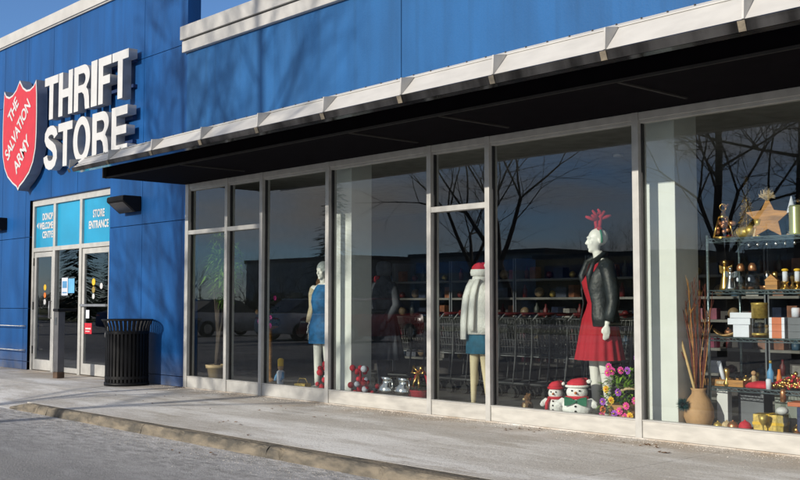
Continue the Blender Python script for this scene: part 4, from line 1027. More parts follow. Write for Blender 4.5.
# fourth shelf
t = thing('wooden_tray', 'shallow wooden tray on the lowest wire shelf', 'tray', (-5.09, .66, Z4))
b = MB(); b.box((-.20, -.13, 0), (.20, .13, .012)); 
for a in (((-.20, -.13, .012), (.20, -.115, .06)), ((-.20, .115, .012), (.20, .13, .06)), ((-.20, -.115, .012), (-.185, .115, .06)), ((.185, -.115, .012), (.20, .115, .06))): b.box(*a)
b.build('tray', 'wood', t, bevel=.004)
b = MB(); b.box((-.06, -.134, .02), (.05, -.1305, .045)); b.build('name_plate', 'raffia', t)
b = MB(); b.box((-.15, -.07, 0), (.15, .07, .012)); one('linen', b, 'box_white', (-5.09, .66, Z4 + .013), 'folded white linen lying in the wooden tray', 'linen', .1, bevel=.003)
b = MB(); b.tube([(0, 0, 0), (-.05, .0, .17)], [.018, .02], 10); b.ball((-.05, 0, .17), .02, 8); one('white_pot', b, 'box_white', (-5.10, .58, Z4 + .034), 'white tube standing at a slant in the wooden tray', 'tube')
b = MB()
for k in range(5): b.ball((-.10 + .05*k, .01*(k % 2), .012), (.028, .02, .014), 8)
one('blue_beads', b, mat('teal_bead', (.02, .16, .22), .3), (-5.03, .60, Z4 + .026), 'string of teal beads lying in the wooden tray', 'beads')
b = MB(); b.lathe([(.03, 0), (.032, .13), (.012, .17), (.012, .21)], 14, mi=0); b.lathe([(.014, .21), (.014, .235)], 10, mi=1)
one('blue_bottle', b, ['bluep', 'goldm'], (-4.74, .74, Z4), 'light blue bottle with gold cap on the lowest shelf', 'bottle')
b = MB(); b.lathe([(.022, 0), (.024, .09), (.014, .12), (.012, .16)], 12); one('amber_bottle', b, 'orange', (-4.67, .76, Z4), 'narrow amber bottle beside the light blue bottle', 'bottle')
b = MB()
b.loft([[(x, y, zz) for x, y, zz in ((-.09*s, -.07*s, z), (.10*s, -.06*s, z), (.12*s, .07*s, z), (-.08*s, .08*s, z))] for s, z in ((1.1, 0), (1.15, .02), (.9, .045), (.3, .06))], 0, True)
one('red_cloth', b, 'red_bright', (-4.76, .60, Z4), 'crumpled red cloth on the lowest wire shelf', 'cloth')
r = random.Random(8); gp = thing('bead_heap', 'heap of red and gold beads and baubles on the lowest shelf', 'ornaments', (-4.46, .64, Z4))
for nm, m, kk in (('red_beads', 'red_bright', 90), ('gold_beads', 'gold', 90), ('copper_beads', 'copper', 70)):
    b = MB()
    for i in range(kk):
        a = r.random()*6.28; q = math.sqrt(r.random()); x, y = .21*q*math.cos(a), .12*q*math.sin(a); b.ball((x, y, .012 + (.14 - q*.12)*r.uniform(.2, 1)), r.uniform(.010, .021), 8)
    b.build(nm, m, gp)
b = MB(); b.lathe([(.022, 0), (.024, .08), (.016, .09)], 14); one('white_candle', b, 'box_white', (-4.64, .52, Z4), 'short white pillar candle in front of the bead heap', 'candle')
# floor below the shelf
b = MB(); b.box((-.05, -.05, 0), (.05, .06, .36)); one('white_box', b, 'white', (-5.13, .62, FZ), 'tall white box standing under the wire shelf', 'box', .2, bevel=.004)
b = MB(); b.box((-.14, -.05, 0), (.14, .05, .32)); one('grey_panel_box', b, mat('grey_green', (.20, .22, .20), .6), (-4.60, .85, FZ), 'large grey box standing behind the gold gift', 'box', .05, bevel=.005)
b = MB(); b.box((-.12, -.10, 0), (.12, .10, .36)); one('dark_box', b, 'box_grey', (-4.98, .90, FZ), 'dark upright box in the shade under the wire shelf', 'box', .1, bevel=.005)
t = thing('gift_box', 'gold mesh gift box with a bright ribbon under the shelf', 'gift', (-4.66, .58, FZ), .2)
b = MB(); b.box((-.13, -.08, 0), (.13, .08, .17)); b.build('box', 'goldm', t, bevel=.004)
b = MB(); b.box((-.015, -.084, 0), (.015, .084, .174)); b.box((-.134, -.084, .08), (.134, .084, .105)); b.build('ribbon', 'yellow', t)
t = thing('glass_bottle', 'clear glass bottle with copper neck and white ornament', 'bottle', (-4.50, .50, FZ))
b = MB(); b.lathe([(.06, 0), (.065, .03), (.065, .15), (.05, .19), (.022, .23), (.02, .30)], 18); b.build('bottle', 'jar', t)
b = MB(); b.lathe([(.024, .29), (.026, .37), (.016, .40)], 12); b.build('neck', 'copper', t)
b = MB(); b.ball((0, -.02, .215), (.055, .05, .035), 10); b.build('ornament', 'white', t)
r = random.Random(13)
for i, (x, y, s, m, lb) in enumerate(((-5.02, .47, .045, 'raffia', 'pale straw ball on the display floor left of the red balls'), (-4.93, .42, .05, 'copper', 'copper coloured ball on the floor in front of the white box'), (-4.82, .43, .055, 'red_bright', 'red bauble on the display floor under the wire shelf'), (-4.88, .52, .042, 'clay', 'tan clay ball behind the copper and red balls'), (-5.09, .44, .04, 'goldm', 'small gold ball nearest the clay vase'))):
    b = MB(); b.ball((0, 0, s), s, 14); b.lathe([(.008, 2*s - .004), (.008, 2*s + .008)], 8); one('bauble', b, m, (x, y, FZ), lb, 'ornament', 0, 'baubles on the display floor')
b = MB(); b.box((-.10, -.10, 0), (.10, .10, .26)); one('navy_box', b, 'navy', (-4.26, .55, FZ), 'navy blue carton under the shelf at the photo edge', 'box', .1, bevel=.004)
b = MB(); b.box((-.16, -.10, 0), (.16, .10, .035)); one('orange_board', b, 'box_orange', (-4.28, .55, FZ + .262), 'flat orange box lying on the navy carton', 'box', .1, bevel=.004)

# --- crowd of small things between and behind the larger goods
def clutter():
    r = random.Random(44); G = 'small ornaments crowded on the wire shelf'
    P = []
    def pr(nm, mb, m, lb): P.append((nm, mb.mesh(nm, m), lb))
    b = MB(); b.lathe([(.020, 0), (.026, .02), (.010, .05), (.016, .08), (.022, .11), (.012, .125)], 14); pr('candlestick', b, 'gold', 'small gold candlestick crowded among the wire shelf goods')
    b = MB(); b.ball((0, 0, .03), .03, 12); b.lathe([(.008, .058), (.008, .068)], 8); pr('bauble', b, 'gold', 'small gold bauble crowded among the wire shelf goods')
    b = MB(); b.ball((0, 0, .028), .028, 12); b.lathe([(.008, .054), (.008, .064)], 8); pr('bauble', b, 'copper', 'small copper bauble crowded among the wire shelf goods')
    b = MB(); b.lathe([(.03, 0), (.034, .05), (.030, .055), (.028, .01)], 14); b.tube([(.032, 0, .04), (.05, 0, .035), (.05, 0, .018), (.033, 0, .012)], .005, 6); pr('cup', b, 'silver', 'small silver cup crowded among the wire shelf goods')
    b = MB(); b.lathe([(.028, 0), (.006, .012), (.005, .06), (.024, .09), (.030, .13), (.027, .13), (.02, .092)], 14); pr('goblet', b, 'goldm', 'small dull gold goblet crowded among the wire shelf goods')
    b = MB(); b.box((-.04, -.03, 0), (.04, .03, .03)); b.box((-.006, -.0315, 0), (.006, .0315, .0315), 1); b.box((-.0415, -.006, 0), (.0415, .006, .0312), 1); pr('small_gift', b, ['red_cloth', 'gold'], 'tiny red gift box crowded among the wire shelf goods')
    b = MB(); b.lathe([(.03, 0), (.028, .01), (.018, .05), (.012, .075)], 14); b.ball((0, 0, .092), .018, 10, 1); b.tube([(-.018, -.008, .06), (-.03, -.02, .045)], .006, 6); pr('angel', b, ['raffia', 'clay'], 'tiny straw angel crowded among the wire shelf goods')
    b = MB(); b.lathe([(.045, 0), (.052, .03), (.048, .034), (.03, .012)], 16); pr('bowl', b, 'copper', 'small copper bowl crowded among the wire shelf goods')
    b = MB(); b.lathe([(.024, 0), (.026, .06), (.010, .085), (.010, .11), (.013, .112)], 12); pr('flask', b, 'jar', 'small clear glass flask crowded among the wire shelf goods')
    taken = {Z1: [(-5.07, .56), (-4.9, .66), (-4.6, .63), (-4.42, .57), (-4.31, .62)], Z2: [(-5.1, .62), (-5.02, .58), (-4.93, .6), (-4.8, .57), (-4.62, .58), (-4.49, .56), (-4.4, .6), (-4.71, .66)],
        Z3: [(-5.08, .57), (-4.92, .6), (-4.745, .58), (-4.555, .58), (-4.37, .6), (-4.31, .62)], Z4: [(-5.09, .66), (-5.0, .66), (-5.2, .66), (-4.74, .74), (-4.67, .76), (-4.76, .6), (-4.46, .64), (-4.4, .64), (-4.56, .64)]}
    for z, n in ((Z1, 16), (Z2, 34), (Z3, 26), (Z4, 24), (FZ, 14)):
        put = list(taken.get(z, [(-5.13, .62), (-4.6, .85), (-4.98, .9), (-4.66, .58), (-4.5, .5), (-4.26, .55), (-4.88, .47), (-5.02, .47)])); k = 0; tries = 0
        while k < n and tries < 900:
            tries += 1
            x, y = r.uniform(-5.14, -3.9), r.uniform(.545, .80) if z != FZ else r.uniform(.40, .7)
            lim = .115 if any(math.hypot(x - a, y - b_) < (.115 if i < 9 else .07) for i, (a, b_) in enumerate(put)) else 0
            if lim: continue
            put = put[:9] + put[9:] + [(x, y)] if len(put) >= 9 else put + [(9, 9)]*(9 - len(put)) + [(x, y)]
            nm, me, lb = r.choice(P)
            o = bpy.data.objects.new(nm, me); COL.objects.link(o); o.location = (x, y, z); sc_ = r.uniform(.85, 1.35); o.scale = (sc_,)*3; o.rotation_euler = (0, 0, r.random()*6.28)
            tag(o, lb, 'ornament', G + ': ' + lb.split(' crowded')[0]); k += 1
clutter()

# --- left display
t = thing('potted_plant', 'tall leafy potted plant in a tan pot behind the narrow left window', 'plant', (-13.09, .34, FZ))
b = MB(); b.lathe([(.11, 0), (.145, .20), (.165, .20), (.17, .25), (.14, .25), (.13, .21)], 26); b.build('pot', 'pot', t)
b = MB(); r = random.Random(14); tips = []
for i, (dx, dy, h) in enumerate(((-.06, 0, 2.05), (.0, .03, 1.85), (.07, 0, 1.60), (.30, .05, 1.90), (-.16, .0, 1.72), (.44, .0, 1.62), (.20, .02, 1.35))):
    P = [Vector((.02*math.cos(i), .02*math.sin(i), .15)), Vector((.02 + dx*.1, dy, .7)), Vector((dx*.55, dy, h*.72)), Vector((dx, dy, h))]
    b.tube(P, [.026, .022, .014, .006], 7); tips += [P[3], P[2].lerp(P[3], .55)]
b.build('stem', 'bark', t)
b = MB()
for p in tips:
    for k in range(46):
        a = r.random()*6.28; leaf(b, p + Vector((r.uniform(-.05, .05), r.uniform(-.05, .05), r.uniform(-.10, .06))), (math.cos(a), math.sin(a), r.uniform(-.4, 1.1)), r.uniform(.10, .22), r.uniform(.012, .026), r.randrange(2), r.uniform(.1, .7))
b.build('foliage', ['leafg', 'leafm'], t)
t = thing('flower_stand', 'reddish wooden plant stand topped with pale pink flowers', 'plant stand', (-12.72, 1.0, FZ))
b = MB(); b.lathe([(.10, 0), (.09, .03), (.03, .06), (.035, .45), (.03, .75), (.12, .78), (.12, .80)], 16); b.build('stand', 'wood', t)
b = MB()
for i in range(160):
    a = r.random()*6.28; leaf(b, (r.gauss(0, .07), r.gauss(0, .06), .82 + abs(r.gauss(0, .16))), (math.cos(a), math.sin(a), r.uniform(-.4, .8)), r.uniform(.06, .12), .018, 0, .3)
b.build('foliage', 'leafd', t)
for i in range(16):
    b = MB(); p = (r.gauss(0, .10), -.08 + r.gauss(0, .04), .80 + .42*r.random())
    for k in range(6): a = k*1.047; b.ball((p[0] + .022*math.cos(a), p[1], p[2] + .022*math.sin(a)), (.018, .008, .018), 6)
    b.build('flower', 'clay' if i % 3 else 'pink', t)
t = thing('nutcracker_figure', 'small white and blue toy soldier figure with a yellow hat', 'figurine', (-11.55, .35, FZ))
b = MB(); b.lathe([(.07, 0), (.07, .02), (.045, .025), (.05, .12), (.055, .22), (.03, .24)], 14); b.build('body', 'box_white', t)
b = MB(); b.ball((0, 0, .275), .042, 10); b.build('head', 'clay', t)
b = MB(); b.lathe([(.045, .295), (.04, .30), (.042, .38), (.02, .40)], 12); b.build('hat', 'yellow', t)
b = MB()
for sx in (-1, 1): b.tube([(sx*.05, 0, .21), (sx*.08, -.02, .15), (sx*.06, -.05, .10)], [.018, .018, .016], 8)
b.build('arms', 'bluep', t)
b = MB(); b.box((-.09, -.06, 0), (.09, .06, .10)); b.tube([(-.09, 0, .10), (-.05, 0, .16), (.05, 0, .16), (.09, 0, .10)], .006, 6); one('gold_basket', b, 'goldm', (-11.0, .30, FZ), 'small dull gold gift bag by the blue dress mannequin', 'gift bag', .2)
def kettle(x, y, label):
    t = thing('silver_jug', label, 'jug', (x, y, FZ), -.4)
    b = MB(); b.lathe([(.06, 0), (.10, .03), (.125, .09), (.115, .15), (.075, .19), (.07, .225), (.095, .265), (.085, .265), (.06, .22)], 26); b.build('vessel', 'silver', t)
    b = MB(); b.tube([(.07, 0, .23), (.15, 0, .24), (.16, 0, .14), (.11, 0, .08)], .010, 8); b.build('handle', 'silver', t)
kettle(-9.38, .34, 'left one of the two round silver jugs on the display floor'); kettle(-9.11, .36, 'right one of the two round silver jugs on the display floor')
def ornament_cluster(x, y, label, seed):
    t = thing('bauble_cluster', label, 'ornament', (x, y, FZ)); r = random.Random(seed)
    for i in range(26):
        z = .04 + .34*r.random(); w = .10*(1 - z*1.3); b = MB(); b.ball((r.gauss(0, 1)*w, r.gauss(0, 1)*w*.8, z), r.uniform(.026, .042), 10)
        b.build('bauble', ('red_bright', 'red_cloth', 'red_bright', 'box_white')[i % 4 if i % 8 < 7 else 3], t)
    b = MB(); b.tube([(0, 0, 0), (0, 0, .38)], [.03, .008], 8); b.lathe([(.09, 0), (.09, .012), (.03, .02)], 16); b.build('stand', 'red_cloth', t)
ornament_cluster(-9.78, .25, 'cluster tree of red and white baubles by the lit column', 4)
ornament_cluster(-10.55, .35, 'cluster of red baubles partly hidden left of the lit column', 6)
t = thing('gift_basket', 'dark red basket with a gold bow and greenery', 'basket', (-8.90, .42, FZ))
b = MB(); b.lathe([(.10, 0), (.13, .12), (.14, .13), (.12, .13)], 18); b.build('basket', 'red_cloth', t)
b = MB(); b.tube([(.12*math.cos(u), 0, .12 + .24*math.sin(u)) for u in [PI*k/14 for k in range(15)]], .014, 8); b.build('handle', 'red_cloth', t)
b = MB()
for sx in (-1, 1): b.tube([(0, -.03, .33), (sx*.07, -.05, .40), (sx*.10, -.05, .33), (sx*.02, -.04, .32)], [.012, .02, .018, .01], 8); b.tube([(0, -.04, .33), (sx*.04, -.07, .22), (sx*.05, -.08, .16)], [.012, .014, .012], 6)
b.build('bow', 'gold', t)
b = MB()
for i in range(90): a = r.random()*6.28; leaf(b, (r.gauss(0, .05), r.gauss(0, .05), .12 + r.random()*.08), (math.cos(a), math.sin(a), r.uniform(0, .8)), .10, .016, 0, .2)
b.build('greenery', 'leafd', t)
t = thing('gingerbread_toy', 'small brown bear toy sitting left of the snowmen', 'toy', (-7.30, .45, FZ), -.5)
b = MB(); b.ball((0, 0, .06), (.06, .05, .06), 12); b.ball((0, -.01, .14), (.045, .042, .042), 12)
for sx in (-1, 1): b.ball((sx*.035, 0, .18), .016, 8); b.tube([(sx*.05, -.02, .09), (sx*.075, -.05, .05)], .018, 8); b.tube([(sx*.03, -.03, .03), (sx*.05, -.09, .02)], .022, 8)
link('body', remeshed(b, 'body', 'fur', .006, 2), t)
b = MB(); b.ball((0, -.05, .13), (.02, .015, .014), 8); b.ball((0, -.045, .06), (.03, .012, .03), 8); b.build('muzzle', 'raffia', t)

# --- shopping carts nested in a row
def cart():
    t = thing('shopping_cart', 'wire shopping cart nested in the row behind the mannequins', 'shopping cart', (0, 0, 0), 0, 'nested shopping carts')
    b = MB()
    def ring(u):     # u 0 bottom .. 1 top
        z = .52 + .43*u; xb, xf = -.42 - .05*u, .36 + .10*u; wb, wf = .21 + .06*u, .17 + .04*u
        return [Vector((xb, -wb, z)), Vector((xf, -wf, z)), Vector((xf, wf, z)), Vector((xb, wb, z))]
    for u in (0, .2, .4, .6, .8, 1):
        q = ring(u)
        for k in range(4): b.tube([q[k], q[(k+1) % 4]], .005 if u < 1 else .008, 4, cap=False)
    lo, hi = ring(0), ring(1)
    for k, n in ((0, 18), (1, 8), (2, 18), (3, 9)):
        for i in range(n + 1):
            b.tube([lo[k].lerp(lo[(k+1) % 4], i/n), hi[k].lerp(hi[(k+1) % 4], i/n)], .0035, 4, cap=False)
    for i in range(1, 12): b.tube([lo[0].lerp(lo[1], i/12), lo[3].lerp(lo[2], i/12)], .0035, 4, cap=False)
    b.build('basket', 'cart_wire', t)
    f = MB()
    for sy in (-1, 1):
        f.tube([(-.55, sy*.25, 1.0), (-.46, sy*.25, .92), (-.44, sy*.24, .50), (-.40, sy*.24, .18), (.42, sy*.19, .16)], .012, 7)
        f.tube([(-.42, sy*.23, .50), (.30, sy*.18, .50)], .010, 6)
    f.tube([(.42, -.19, .16), (.42, .19, .16)], .012, 7); f.tube([(-.40, -.24, .18), (-.40, .24, .18)], .012, 7)
    f.build('frame', 'cart_wire', t)
    h = MB(); h.tube([(-.55, -.25, 1.0), (-.55, .25, 1.0)], .018, 8); h.build('handle', 'dark_handle', t)
    for x, y in ((-.38, .24), (-.38, -.24), (.40, .18), (.40, -.18)):
        w = MB(); w.tube([(x, y - .012, .06), (x, y + .012, .06)], .06, 14, sm=False); w.tube([(x, y, .06), (x, y, .16)], .012, 6); w.build('wheel', 'tyre', t)
    return t
c0 = cart(); c0.location = (-7.55, 1.75, FZ); c0.rotation_euler = (0, 0, PI)
for k in range(1, 13): dup(c0, (-7.55 - .265*k, 1.75 + .004*k, FZ), PI + rnd.uniform(-.01, .01))

# --- shelving at the back of the store
GZ = [.40, .69, 1.02, 1.29, 1.545]
def shelving(x0, w):
    t = thing('shelving_unit', 'dim grey shelving unit with rows of goods at the back of the store', 'shelf', (x0, 3.0, FZ), 0, 'shelving units at the back of the store')
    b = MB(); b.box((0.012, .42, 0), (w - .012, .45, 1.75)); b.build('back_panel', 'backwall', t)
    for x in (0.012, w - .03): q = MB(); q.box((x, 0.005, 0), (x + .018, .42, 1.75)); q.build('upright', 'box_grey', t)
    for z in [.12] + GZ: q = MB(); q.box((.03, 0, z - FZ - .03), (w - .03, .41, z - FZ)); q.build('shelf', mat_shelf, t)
    return t
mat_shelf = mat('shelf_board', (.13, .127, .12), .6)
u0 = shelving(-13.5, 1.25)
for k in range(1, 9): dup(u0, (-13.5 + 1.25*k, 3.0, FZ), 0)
kinds = []
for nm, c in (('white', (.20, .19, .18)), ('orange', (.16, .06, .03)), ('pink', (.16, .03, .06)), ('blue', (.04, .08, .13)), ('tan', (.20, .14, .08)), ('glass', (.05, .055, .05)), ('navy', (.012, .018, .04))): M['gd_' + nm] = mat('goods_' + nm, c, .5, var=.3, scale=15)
def goods_proto():
    def bottle(m, r_, h): b = MB(); b.lathe([(r_, 0), (r_, h*.6), (r_*.4, h*.78), (r_*.4, h)], 10); return b, m
    def bx(m, w, d_, h): b = MB(); b.box((-w, -d_, 0), (w, d_, h)); return b, m
    def ballx(m, r_): b = MB(); b.ball((0, 0, r_), r_, 10); return b, m
    L_ = [('bottle', bottle('gd_glass', .04, .21), 'dim glass bottle on the shelves at the back of the store', 'bottle'), ('bottle', bottle('dark_handle', .035, .18), 'dim red bottle on the shelves at the back of the store', 'bottle'),
        ('boxed_item', bx('gd_white', .07, .05, .12), 'dim white box on the shelves at the back of the store', 'box'), ('boxed_item', bx('gd_orange', .06, .05, .16), 'dim orange box on the shelves at the back of the store', 'box'),
        ('boxed_item', bx('gd_navy', .08, .06, .14), 'dim navy box on the shelves at the back of the store', 'box'), ('bauble', ballx('dark_handle', .05), 'dim red ball on the shelves at the back of the store', 'ornament'),
        ('bauble', ballx('goldm', .045), 'dim gold ball on the shelves at the back of the store', 'ornament'), ('mug', bottle('gd_blue', .05, .11), 'dim blue mug on the shelves at the back of the store', 'mug'),
        ('boxed_item', bx('gd_pink', .05, .05, .13), 'dim pink box on the shelves at the back of the store', 'box'), ('plush_toy', ballx('gd_tan', .07), 'dim tan plush ball on the shelves at the back of the store', 'toy')]
    r = random.Random(31); protos = []
    for nm, (b, m), lb, ct in L_: protos.append((nm, b.mesh(nm, m), lb, ct))
    for k in range(9):
        for z in GZ:
            x = -13.5 + 1.25*k + .10
            while x < -13.5 + 1.25*(k+1) - .1:
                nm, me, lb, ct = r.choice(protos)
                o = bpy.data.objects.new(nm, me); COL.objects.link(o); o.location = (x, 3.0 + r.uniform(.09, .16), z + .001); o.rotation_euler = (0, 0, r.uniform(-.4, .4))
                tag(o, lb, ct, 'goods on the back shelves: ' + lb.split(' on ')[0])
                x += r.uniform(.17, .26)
goods_proto()
t = thing('teapot', 'red teapot with white band standing low behind the flowers', 'teapot', (-8.05, 2.55, .62))
b = MB(); b.lathe([(.06, 0), (.11, .03), (.125, .08), (.10, .135), (.05, .155)], 18); b.ball((0, 0, .165), .02, 8); b.tube([(.10, 0, .06), (.17, 0, .10), (.19, 0, .14)], [.025, .018, .012], 8); b.tube([(-.11, 0, .12), (-.18, 0, .12), (-.18, 0, .05), (-.11, 0, .04)], .010, 8); b.build('pot', 'red_bright', t)
b = MB(); b.lathe([(.112, .03), (.128, .045), (.128, .055), (.112, .06)], 18); b.build('band', 'box_white', t)
t = thing('side_table', 'small white topped table under the red teapot', 'table', (-8.05, 2.55, FZ))
b = MB(); b.box((-.35, -.2, .51), (.35, .2, .538)); b.build('top', 'white', t, bevel=.004)
for sx in (-1, 1):
    for sy in (-1, 1): b = MB(); b.box((sx*.31 - .015, sy*.17 - .015, 0), (sx*.31 + .015, sy*.17 + .015, .51)); b.build('leg', 'box_grey', t)
t = thing('ceiling_spotlight', 'small lit spotlight in the store ceiling above the red dress mannequin', 'ceiling light', (-7.66, 2.56, 3.018))
b = MB(); b.lathe([(.05, -.03), (.062, -.03), (.065, 0), (.05, 0)], 20); b.build('ring', 'white', t)
b = MB(); b.lathe([(.0005, -.02), (.048, -.02), (.048, -.012)], 20); b.build('bulb', 'spot', t)

# ================================================================ ACROSS THE LOT (seen in the glass, and casting the wall shadows)
def bare_tree(seed, height=14.0, spread=.5, forky=3.2):
    r = random.Random(seed); tr = MB(); cr = MB()
    def grow(p, d, ln, rad, lv):
        n = 3 if lv < 3 else 2
        pts = [p]; dd = d.copy()
        for i in range(n):
            dd = (dd + Vector((r.gauss(0, .10), r.gauss(0, .10), r.gauss(0, .06) + (.03 if lv > 1 else 0)))).normalized(); pts.append(pts[-1] + dd*ln/n)
        r1 = rad*(.72 if lv else .80)
        rads = [rad + (r1 - rad)*i/n for i in range(n + 1)]
        (tr if lv < 2 else cr).tube(pts, rads, 8 if lv < 2 else (5 if lv < 4 else 3), 0, True, False)
        if lv >= 8 or r1 < .0045: return
        kids = 3 if lv in (0, 1, 3, 5) else 2
        for k in range(kids):
            a = 2*PI*k/kids + r.uniform(-.6, .6); ang = r.uniform(.28, .62)*(1.1 if lv == 0 else 1) + spread*.2
            ax = dd.orthogonal().normalized(); ax = Matrix.Rotation(a, 3, dd) @ ax
            nd = (dd*math.cos(ang) + ax*math.sin(ang)); nd = (nd + Vector((0, 0, .10))).normalized()
            grow(pts[-1], nd, ln*r.uniform(.66, .86) if lv else height*.20, r1*r.uniform(.60, .74), lv + 1)
        if lv in (1, 2, 3, 4):      # side shoots
            for k in range(2):
                q = pts[r.randrange(1, n)]; ax = Matrix.Rotation(r.random()*6.28, 3, dd) @ dd.orthogonal().normalized()
                grow(q, (dd*.5 + ax*.8 + Vector((0, 0, .1))).normalized(), ln*.6, r1*.40, max(lv + 2, 4))
    grow(Vector((0, 0, -.2)), Vector((0, 0, 1)), forky, height*.0125, 0)
    return tr, cr
TR = []
for sd_, h in ((3, 15), (8, 13)):
    a, b = bare_tree(sd_, h)
    TR.append((a.mesh('trunk', 'bark'), b.mesh('crown', 'bark')))
def leader_tree(seed, height, r0):
    r = random.Random(seed); tr = MB(); cr = MB()
    n = 14; pts = []; p = Vector((0, 0, -.2)); 
    for i in range(n + 1):
        pts.append(p.copy()); p = p + Vector((r.gauss(0, .045), r.gauss(0, .045), (height + .2)/n))
    tr.tube(pts, [r0*(1 - .88*(i/n)**1.1) for i in range(n + 1)], 10, 0, True, False)
    def twig(p, d, ln, rad, lv):
        q = [p]; dd = d.copy()
        for i in range(3): dd = (dd + Vector((r.gauss(0, .12), r.gauss(0, .12), r.gauss(0, .08) + .05))).normalized(); q.append(q[-1] + dd*ln/3)
        cr.tube(q, [rad, rad*.8, rad*.62, rad*.45], 5 if lv == 0 else 3, 0, True, False)
        if lv >= 3: return
        for j in range(1, 4):
            for m in range(2 if lv < 3 else 1):
                ax = Matrix.Rotation(r.random()*6.28, 3, dd) @ dd.orthogonal().normalized()
                twig(q[j], (dd*.8 + ax*r.uniform(.4, .8) + Vector((0, 0, .08))).normalized(), ln*r.uniform(.38, .58), max(rad*.5, .004), lv + 1)
    for i in range(26):
        z = height*(.33 + .64*i/26) + r.uniform(-.2, .2); f = (z/height)
        j = min(n - 1, int((z + .2)/(height + .2)*n)); b0 = pts[j].lerp(pts[j + 1], ((z + .2)/(height + .2)*n) % 1)
        a = i*2.4 + r.uniform(-.4, .4)
        twig(b0, Vector((math.cos(a), math.sin(a), r.uniform(.35, .9))).normalized(), (1.05 - f)*height*.27 + .4, r0*.34*(1.15 - f), 0)
    return tr, cr
for sd_, h, r0 in ((5, 14.0, .17), (12, 12.5, .13)):
    a, b = leader_tree(sd_, h, r0)
    TR.append((a.mesh('trunk', 'bark'), b.mesh('crown', 'bark')))
spots = [(-12.12, -15.6, 2, 0, 1.0, 'bare tree with the thickest straight trunk, mirrored at the right edge of the windows'), (-13.95, -15.3, 3, 1.1, 1.0, 'bare straight tree mirrored above the gold lantern'), (-20.0, -34.0, 3, 3.7, 1.1, 'bare straight tree far beyond the lot, third from the thick one'),
    (-26.8, -22, 0, 2.3, .95, 'bare wide branching tree mirrored beside the red dress mannequin'), (-31.5, -24.5, 1, 3.0, 1.0, 'bare tree mirrored above the scarf mannequin'), (-22.5, -29, 0, 5.5, 1.0, 'bare tree set back beyond the lot between the straight and the wide ones')]
for x, y, k, rz, s, lb in spots:
    t = thing('bare_tree', lb, 'tree', (x, y, -.09), rz, 'bare trees across the lot'); t.scale = (s, s, s)
    link('trunk', TR[k][0], t); link('crown', TR[k][1], t)
def spruce(x, y, h, label):
    t = thing('spruce_tree', label, 'tree', (x, y, -.12), 0, 'spruces across the lot'); r = random.Random(int(h*10))
    b = MB(); b.tube([(0, 0, 0), (0, 0, h)], [.18, .02], 8); b.build('trunk', 'bark', t)
    b = MB()
    for i in range(1500):
        z = .8 + (h - .8)*r.random()**1.3; rad = (h - z)*.27 + .1; a = r.random()*6.28; d = Vector((math.cos(a), math.sin(a), -.25))
        p = Vector((0, 0, z)) + d*rad*r.uniform(.2, .7); e = p + d*rad*r.uniform(.3, .5); s_ = d.cross(Vector((0, 0, 1))).normalized()*r.uniform(.08, .22)
        b.add([p, p.lerp(e, .6) + s_, e, p.lerp(e, .6) - s_], [(0, 1, 2, 3)])
    b.build('crown', 'spruce', t)
spruce(-72, -26, 11, 'dark spruce across the lot, mirrored in the door glass'); spruce(-80, -33, 9, 'shorter dark spruce beyond the first one')
spruce(-60, -40, 12, 'tall dark spruce nearest the road')
def far_building(name, x0, x1, y, h, m, label, band):
    t = thing(name, label, 'building', ((x0 + x1)/2, y, -.12)); w = (x1 - x0)/2
    b = MB(); b.box((-w, -12, 0), (w, 0, h)); b.build('wall', m, t)
    b = MB(); b.box((-w - .2, -12.2, h), (w + .2, .2, h + .4)); b.build('roof', 'roofg', t)
    if band: b = MB(); b.box((-w + 1, .003, h - 1.6), (w - 1, .10, h - .5)); b.build('sign_band', band, t)
    x = -w + 1.5
    while x < w - 3:
        q = MB(); q.box((x, .003, .5), (x + 2.4, .06, 2.6)); q.build('window', 'carglass', t); x += 3.6
M['ochre'] = mat('ochre_wall', (.34, .22, .09), .85, var=.2, scale=1); M['pale_wall'] = mat('pale_wall', (.42, .40, .37), .85, var=.15, scale=1)
far_building('brick_building', -58, -44, -60, 5.0, 'ochre', 'low ochre building across the road with a blue band', 'navy')
far_building('brick_building', -43, -33, -68, 5.2, 'pale_wall', 'narrow pale building across the road with an orange band', 'box_orange')
far_building('brick_building', -31, -12, -64, 5.8, 'brick', 'brown brick building across the road', None)
far_building('brick_building', -9, 14, -70, 5.5, 'pale_wall', 'pale building across the road at the far right', None)
far_building('brick_building', -104, -84, -62, 6, 'pale_wall', 'wide grey building far across the road', None)
far_building('brick_building', -80, -62, -66, 6, 'pale_wall', 'long pale building across the road with a blue band', 'bluep')
hd = MB(); r = random.Random(77)
for c_ in range(150):
    cx, cy, hh, rr = r.uniform(-170, 40), -54 + r.gauss(0, 3), r.uniform(1.0, 2.8), r.uniform(1.2, 3.2)
    for i in range(420):
        d = Vector((r.gauss(0, 1), r.gauss(0, 1), r.gauss(0, 1))).normalized()*(r.random()**.6)
        p = Vector((cx + d.x*rr, cy + d.y*rr, max(.1, hh*.55 + d.z*hh*.45))); u = Vector((r.gauss(0, 1), r.gauss(0, 1), r.gauss(0, 1))).normalized()*r.uniform(.06, .22); w = u.orthogonal()*r.uniform(.2, .7)
        hd.add([p - u, p + w, p + u], [(0, 1, 2)])
tag(hd.build('hedge', 'bark'), kind='stuff')
for q in range(30):
    x, y, rz, sc_, k = -118 + q*5.0 + r.uniform(-1.5, 1.5), -50 - r.uniform(0, 7), r.random()*6.28, r.uniform(.42, .72), q % 2
    t = thing('bare_tree', 'small bare tree in the far row along the road across the lot', 'tree', (x, y, -.09), rz, 'bare trees in the far row along the road'); t.scale = (sc_,)*3
    link('trunk', TR[k][0], t); link('crown', TR[k][1], t)
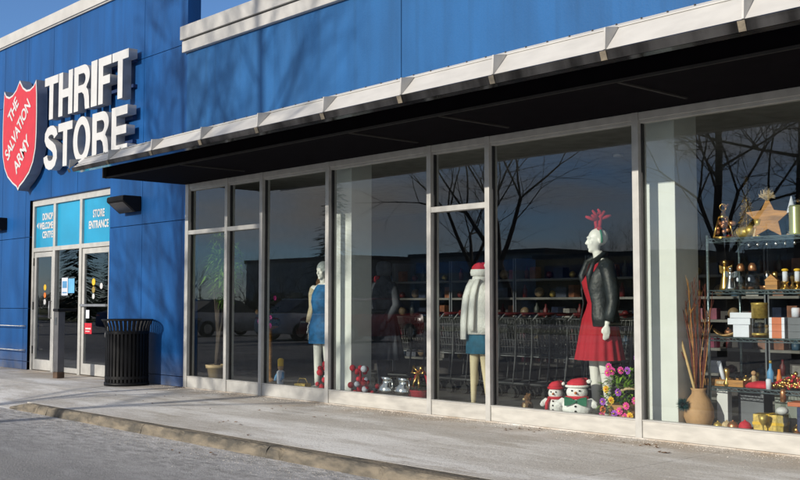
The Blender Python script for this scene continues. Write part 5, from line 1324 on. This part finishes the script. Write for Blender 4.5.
def car(x, y, rz, paint, label):
    t = thing('parked_car', label, 'car', (x, y, -.09), rz, 'cars parked in the lot')
    sec = [(-2.15, .40, .62, .70), (-2.10, .30, .80, .80), (-1.5, .24, .92, .86), (-.6, .22, .95, .88), (.8, .22, .95, .88), (1.7, .24, .98, .86), (2.1, .30, .92, .80), (2.18, .42, .75, .72)]
    b = MB(); b.loft([[(x_, -w, z0), (x_, w, z0), (x_, w*1.02, (z0+z1)/2), (x_, w*.94, z1), (x_, -w*.94, z1), (x_, -w*1.02, (z0+z1)/2)] for x_, z0, z1, w in sec], 0, True, True); b.build('body', paint, t)
    b = MB(); b.loft([[(x_, -w, z0), (x_, w, z0), (x_, w*.86, z1), (x_, -w*.86, z1)] for x_, z0, z1, w in ((-1.05, .93, .95, .80), (-.35, .94, 1.40, .78), (.1, .94, 1.46, .78), (1.0, .94, 1.45, .78), (1.75, .96, 1.0, .76))], 0, False, True); b.build('windows', 'carglass', t)
    b = MB(); b.loft([[(x_, -w, z), (x_, w, z), (x_, w, z + .03), (x_, -w, z + .03)] for x_, z, w in ((-.38, 1.395, .67), (.1, 1.455, .68), (1.02, 1.445, .67))], 0, False, True); b.build('roof', paint, t)
    for sx in (-1.3, 1.35):
        for sy in (-.80, .80):
            w = MB(); w.tube([(sx, sy - .10, .32), (sx, sy + .10, .32)], .32, 20, sm=False); wo = w.build('wheel', 'tyre', t)
            q = MB(); q.tube([(sx, sy - .105, .32), (sx, sy + .105, .32)], .19, 14, sm=False); q.build('rim', 'silver', wo)
    for sy in (-.55, .55):
        q = MB(); q.box((-2.14, sy - .15, .60), (-2.08, sy + .15, .72)); q.build('headlight', 'silver', t)
        q = MB(); q.box((2.10, sy - .15, .70), (2.17, sy + .15, .82)); q.build('tail_light', 'red_sign', t)
cw = mat('car_white', (.7, .7, .7), .25); cs = mat('car_silver', (.35, .36, .38), .3, .4); cr_ = mat('car_red', (.35, .02, .02), .25)
car(-30.5, -15.5, PI/2, cw, 'white car parked in the lot opposite the windows'); car(-36.5, -15.5, PI/2, cs, 'silver car parked in the lot left of the white one')
car(-27.6, -15.3, -PI/2, cr_, 'red car parked in the lot right of the white one'); car(-43, -15.5, PI/2, 'navy', 'dark blue car parked farthest left in the lot')
